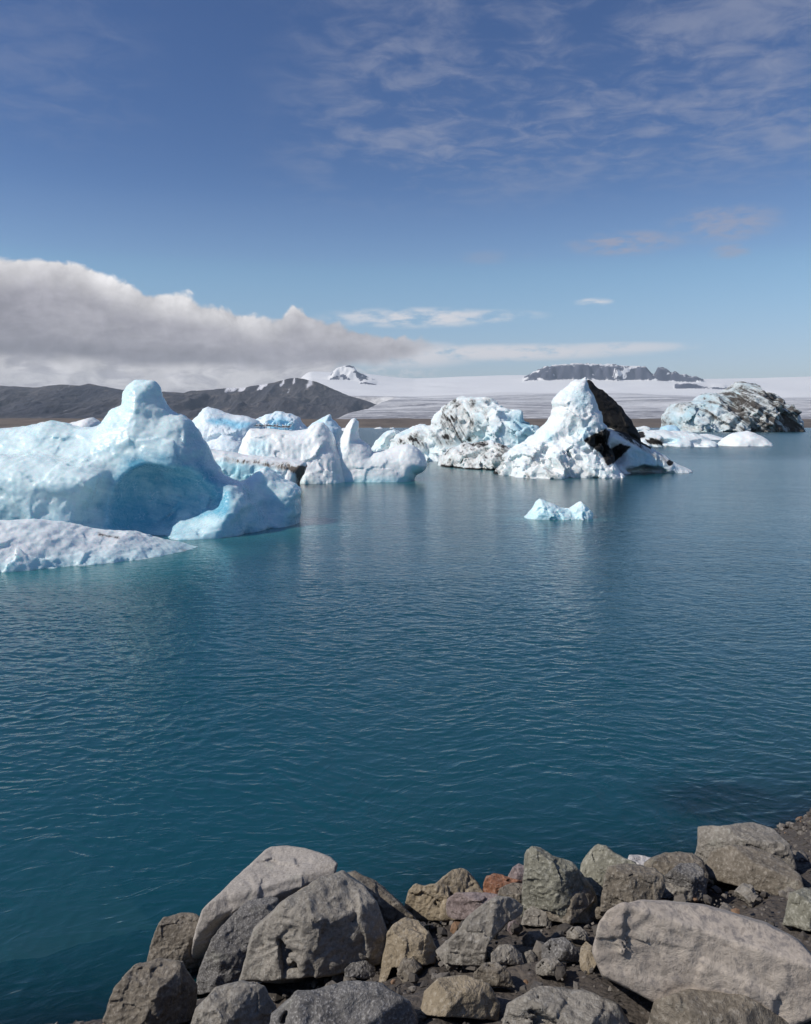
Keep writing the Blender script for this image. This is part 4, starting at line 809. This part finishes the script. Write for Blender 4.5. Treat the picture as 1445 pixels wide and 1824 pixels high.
rock([(690, 1700), (715, 1678), (740, 1662), (762, 1666), (775, 1690), (770, 1712)], 'small blue-grey stone in the soil between the pale tan-grey boulder and the diagonal one', G['dark'], c=.4, seed=26, base=1712, n=40, cat='stone', name='stone')
# the bank carries on below and to the right of what the photograph frames
rock([(190, 1800), (205, 1745), (240, 1715), (285, 1708), (325, 1725), (350, 1770), (345, 1830), (220, 1840)], 'wide brown boulder at the lower left corner of the bank', G['brown'], c=.4, seed=27, base=1840, n=72)
rock([(330, 1860), (350, 1790), (385, 1755), (430, 1748), (470, 1765), (490, 1810), (485, 1870)], 'grey boulder with its foot cut by the bottom edge, left of the middle', G['grey'], c=.4, seed=28, base=1870, n=72)
rock([(470, 1880), (485, 1800), (530, 1762), (610, 1748), (680, 1756), (730, 1790), (745, 1830), (740, 1890)], 'broad dark boulder at the bottom edge under the mottled grey boulder', G['dark'], c=.5, seed=29, base=1880, n=76)
rock([(748, 1810), (756, 1768), (785, 1742), (830, 1736), (872, 1752), (890, 1785), (886, 1815)], 'tan boulder at the bottom edge, below the diagonal grey boulder', G['tan'], c=.45, seed=42, base=1815, n=66, rough=.5)
rock([(890, 1860), (905, 1800), (960, 1764), (1040, 1756), (1100, 1775), (1120, 1815), (1100, 1865)], 'wide grey slab cut by the bottom edge right of the tan boulder', G['grey'], c=.55, seed=32, base=1862, n=72)
rock([(1150, 1900), (1170, 1812), (1230, 1772), (1330, 1765), (1410, 1800), (1430, 1900)], 'brown slab cut by the bottom edge below the smooth rounded granite', G['brown'], c=.5, seed=47, base=1890, n=72, rough=.5)
rock([(1400, 1660), (1410, 1600), (1435, 1585), (1480, 1590), (1500, 1660)], 'greenish boulder cut by the right edge above the smooth granite', G['green'], c=.4, seed=31, base=1660, n=56)
# loose stones on the soil between the boulders: one shape copied with its own turn and size
protos = []
for i, (px, py, sz, mt) in enumerate(((905, 1700, 30, 'grey'), (955, 1672, 24, 'brown'), (1000, 1690, 34, 'dark'), (1030, 1662, 20, 'grey'), (880, 1735, 36, 'brown'), (1050, 1715, 26, 'tan'), (980, 1735, 28, 'grey'), (800, 1712, 30, 'grey'),
                                      (730, 1735, 24, 'brown'), (1085, 1640, 16, 'dark'), (1200, 1603, 18, 'grey'), (1245, 1590, 14, 'brown'), (1290, 1575, 20, 'brown'), (1330, 1600, 22, 'grey'), (915, 1655, 14, 'mauve'), (640, 1742, 30, 'dark'), (850, 1690, 16, 'tan'), (945, 1710, 14, 'grey'))):
    if len(protos) < 5:
        o = rock([(px - sz, py + sz * .6), (px - sz, py), (px - sz * .5, py - sz * .5), (px + sz * .2, py - sz * .6), (px + sz * .8, py - sz * .1), (px + sz, py + sz * .6)], 'x', G[mt], c=.4, seed=60 + i, base=py + sz * .6, n=40)
        protos.append(o)
    else:
        o = protos[i % 5].copy(); o.data = o.data.copy(); o.data.materials[0] = G[mt]; COL.objects.link(o)
        ys_ = np.arange(2.4, 12, .02); zz = EYE - (py - HZ) / F * ys_; k = np.nonzero(zz < ground((px - CX) / F * ys_, ys_))[0][0]
        w = (sz / F * ys_[k]) / (protos[i % 5].dimensions.x / 2 + 1e-6); o.scale = (w,) * 3; o.rotation_euler = (0, 0, 2.1 * i)
        o.location = ((px - CX) / F * ys_[k], ys_[k], float(zz[k]) - .25 * sz / F * ys_[k])
    o.name = 'stone'; tag(o, 'loose angular stone lying on the dark soil between the boulders', 'stone', 'loose stones on the soil')
# submerged boulder off the right end of the bank
def sunk(x, y, z, r, sc, seed, mat, label):
    n = 44; g = np.linspace(-1.5, 1.5, n, dtype=np.float32); A1, B1, C1 = np.meshgrid(g, g, g, indexing='ij')
    Fd = np.sqrt(A1 ** 2 + B1 ** 2 + C1 ** 2) - 1 + .25 * fbm(A1 * 1.3, B1 * 1.3, C1 * 1.3, 4, seed)
    v, f = surfnet(Fd, (-1.5,) * 3, g[1] - g[0]); v = v * np.array(sc) * r + (x, y, z)
    o = mesh('boulder', v, f, mat); recentre(o, (x, y, z - sc[2] * r)); return tag(o, label, 'boulder')
sunk(SX, SY, -.62, .6, (1.5, 1.1, .85), 5, R['brown'], 'dark sunken boulder showing through the water off the right end of the bank')

# loose gravel on the soil: one mass
rs = np.random.RandomState(5)
ico = [(-1, 1.618, 0), (1, 1.618, 0), (-1, -1.618, 0), (1, -1.618, 0), (0, -1, 1.618), (0, 1, 1.618), (0, -1, -1.618), (0, 1, -1.618), (1.618, 0, -1), (1.618, 0, 1), (-1.618, 0, -1), (-1.618, 0, 1)]
icf = [(0, 11, 5), (0, 5, 1), (0, 1, 7), (0, 7, 10), (0, 10, 11), (1, 5, 9), (5, 11, 4), (11, 10, 2), (10, 7, 6), (7, 1, 8), (3, 9, 4), (3, 4, 2), (3, 2, 6), (3, 6, 8), (3, 8, 9), (4, 9, 5), (2, 4, 11), (6, 2, 10), (8, 6, 7), (9, 8, 1)]
ico = np.array(ico) / 1.902; vs, fs, sh = [], [], []
N = 8000
gx_ = rs.uniform(-3.4, 4.6, N); gd = rs.uniform(-.15, 4.6, N); gyy = shore_y(gx_) - gd
size = .007 + .045 * rs.rand(N) ** 5
for i in range(N):
    if gyy[i] < 1.4: continue
    q = rs.normal(size=(3, 3)); q, _ = np.linalg.qr(q)
    v = ico * (1 + .35 * rs.uniform(-1, 1, (12, 1))) * (1, .85, .7) @ q * size[i] * (1, 1, .75)
    v = v + (gx_[i], gyy[i], float(ground(gx_[i], gyy[i])) + .35 * size[i])
    fs.append(np.array(icf) + 12 * len(vs)); vs.append(v); sh += [rs.rand()] * 12
m, tt, out = material('loose_gravel'); co = tt.node('ShaderNodeTexCoord').outputs['Object']
s_ = attr(tt, 'shade'); c = tt.mix(tt.ss(s_, .2, .85), (.070, .060, .050), (.23, .205, .175)); c = tt.mix(tt.ss(s_, .93, .95), c, (.27, .16, .09)); c = tt.mix(tt.lin(tt.noise(co, 60, 4), .3, .7, 0, .6), c, (.05, .045, .04))
pbsdf(tt, out, c, .9, tt.noise(co, 70, 4), .5, .01)
tag(mesh('gravel', np.concatenate(vs), np.concatenate(fs), m, None, {'shade': sh}, smooth=False), 'loose dark gravel scattered over the soil of the bank', kind='stuff')

# ------------------------------------------------------------------ gulls on the flat-topped ice wall
m, tt, out = material('gull_plumage'); pbsdf(tt, out, tt.mix(attr(tt, 'dark'), (.55, .55, .56), (.03, .03, .035)), .7)
def tube(pts, rad, seg=8):
    pts = np.asarray(pts, float); vs, fs = [], []
    for i, (p, r) in enumerate(zip(pts, rad)):
        d_ = pts[min(i + 1, len(pts) - 1)] - pts[max(i - 1, 0)]; d_ = d_ / np.linalg.norm(d_)
        a_ = np.cross(d_, (0, 1, .01)); a_ /= np.linalg.norm(a_); b_ = np.cross(d_, a_)
        for k in range(seg): vs.append(p + r * (math.cos(k * 6.2832 / seg) * a_ + math.sin(k * 6.2832 / seg) * b_))
        if i:
            for k in range(seg): fs.append(((i - 1) * seg + k, (i - 1) * seg + (k + 1) % seg, i * seg + (k + 1) % seg, i * seg + k))
    return np.array(vs), np.array(fs)
def join(parts):
    vs, fs, ds, n = [], [], [], 0
    for (v, f), d_ in parts: vs.append(v); fs.append(f + n); ds += [d_] * len(v); n += len(v)
    return np.concatenate(vs), np.concatenate(fs), ds
bird = join([(tube([(-.20, 0, .17), (-.12, 0, .19), (0, 0, .21), (.10, 0, .24), (.15, 0, .29), (.18, 0, .335), (.215, 0, .34), (.235, 0, .335)], [.004, .045, .075, .07, .042, .038, .030, .004]), 0.0),
             (tube([(-.30, .02, .17), (-.15, .05, .21), (.02, .06, .245), (.08, .05, .25)], [.006, .03, .035, .006]), 1.0), (tube([(-.30, -.02, .17), (-.15, -.05, .21), (.02, -.06, .245), (.08, -.05, .25)], [.006, .03, .035, .006]), 1.0),
             (tube([(.225, 0, .337), (.29, 0, .322)], [.012, .002], 6), 1.0), (tube([(.17, 0, .365), (.205, 0, .362)], [.03, .02], 6), 1.0),
             (tube([(.0, .03, .15), (.0, .03, -.01)], [.008, .008], 6), 1.0), (tube([(.0, -.03, .15), (.0, -.03, -.01)], [.008, .008], 6), 1.0)])
bo = mesh('gull', bird[0], bird[1], m, None, {'dark': bird[2]})
tag(bo, 'small dark-winged gull standing on top of the flat-topped ice wall', 'gull', 'gulls on the flat-topped ice wall')
wv_o = WALL; n = len(wv_o.data.vertices); b = np.empty(n * 3, np.float32); wv_o.data.vertices.foreach_get('co', b); wvx = b.reshape(-1, 3) + np.array(wv_o.location)
for i, (px, rz) in enumerate(((456, .2), (461, 2.9), (467, .4), (474, 3.0), (481, 2.6), (490, .1), (494, 3.3), (503, .3), (509, 2.8), (514, .6))):
    o = bo if i == 0 else bo.copy()
    if i: COL.objects.link(o)
    x = px2w(px, 0, 60.5)[0]; k = np.abs(wvx[:, 0] - x) < .12; top_ = wvx[k][wvx[k][:, 2].argmax()]
    o.location = top_; o.rotation_euler = (0, 0, rz); o.scale = (.9 + .02 * i,) * 3

# ------------------------------------------------------------------ the air
hv = np.array([(x, y, z) for x in (-10500, 10500) for y in (-80, 16500) for z in (-8.5, 950)], float)
hf = np.array([(0, 1, 3, 2), (4, 6, 7, 5), (0, 4, 5, 1), (2, 3, 7, 6), (0, 2, 6, 4), (1, 5, 7, 3)])
m, tt, out = material('haze'); pv = tt.node('ShaderNodeVolumePrincipled', {'Color': (.74, .88, 1.0, 1), 'Density': HAZE, 'Anisotropy': 0.0}); tt.l.new(pv.outputs[0], out.inputs['Volume'])
if HAZE: tag(mesh('haze', hv, hf, m, smooth=False), kind='stuff')
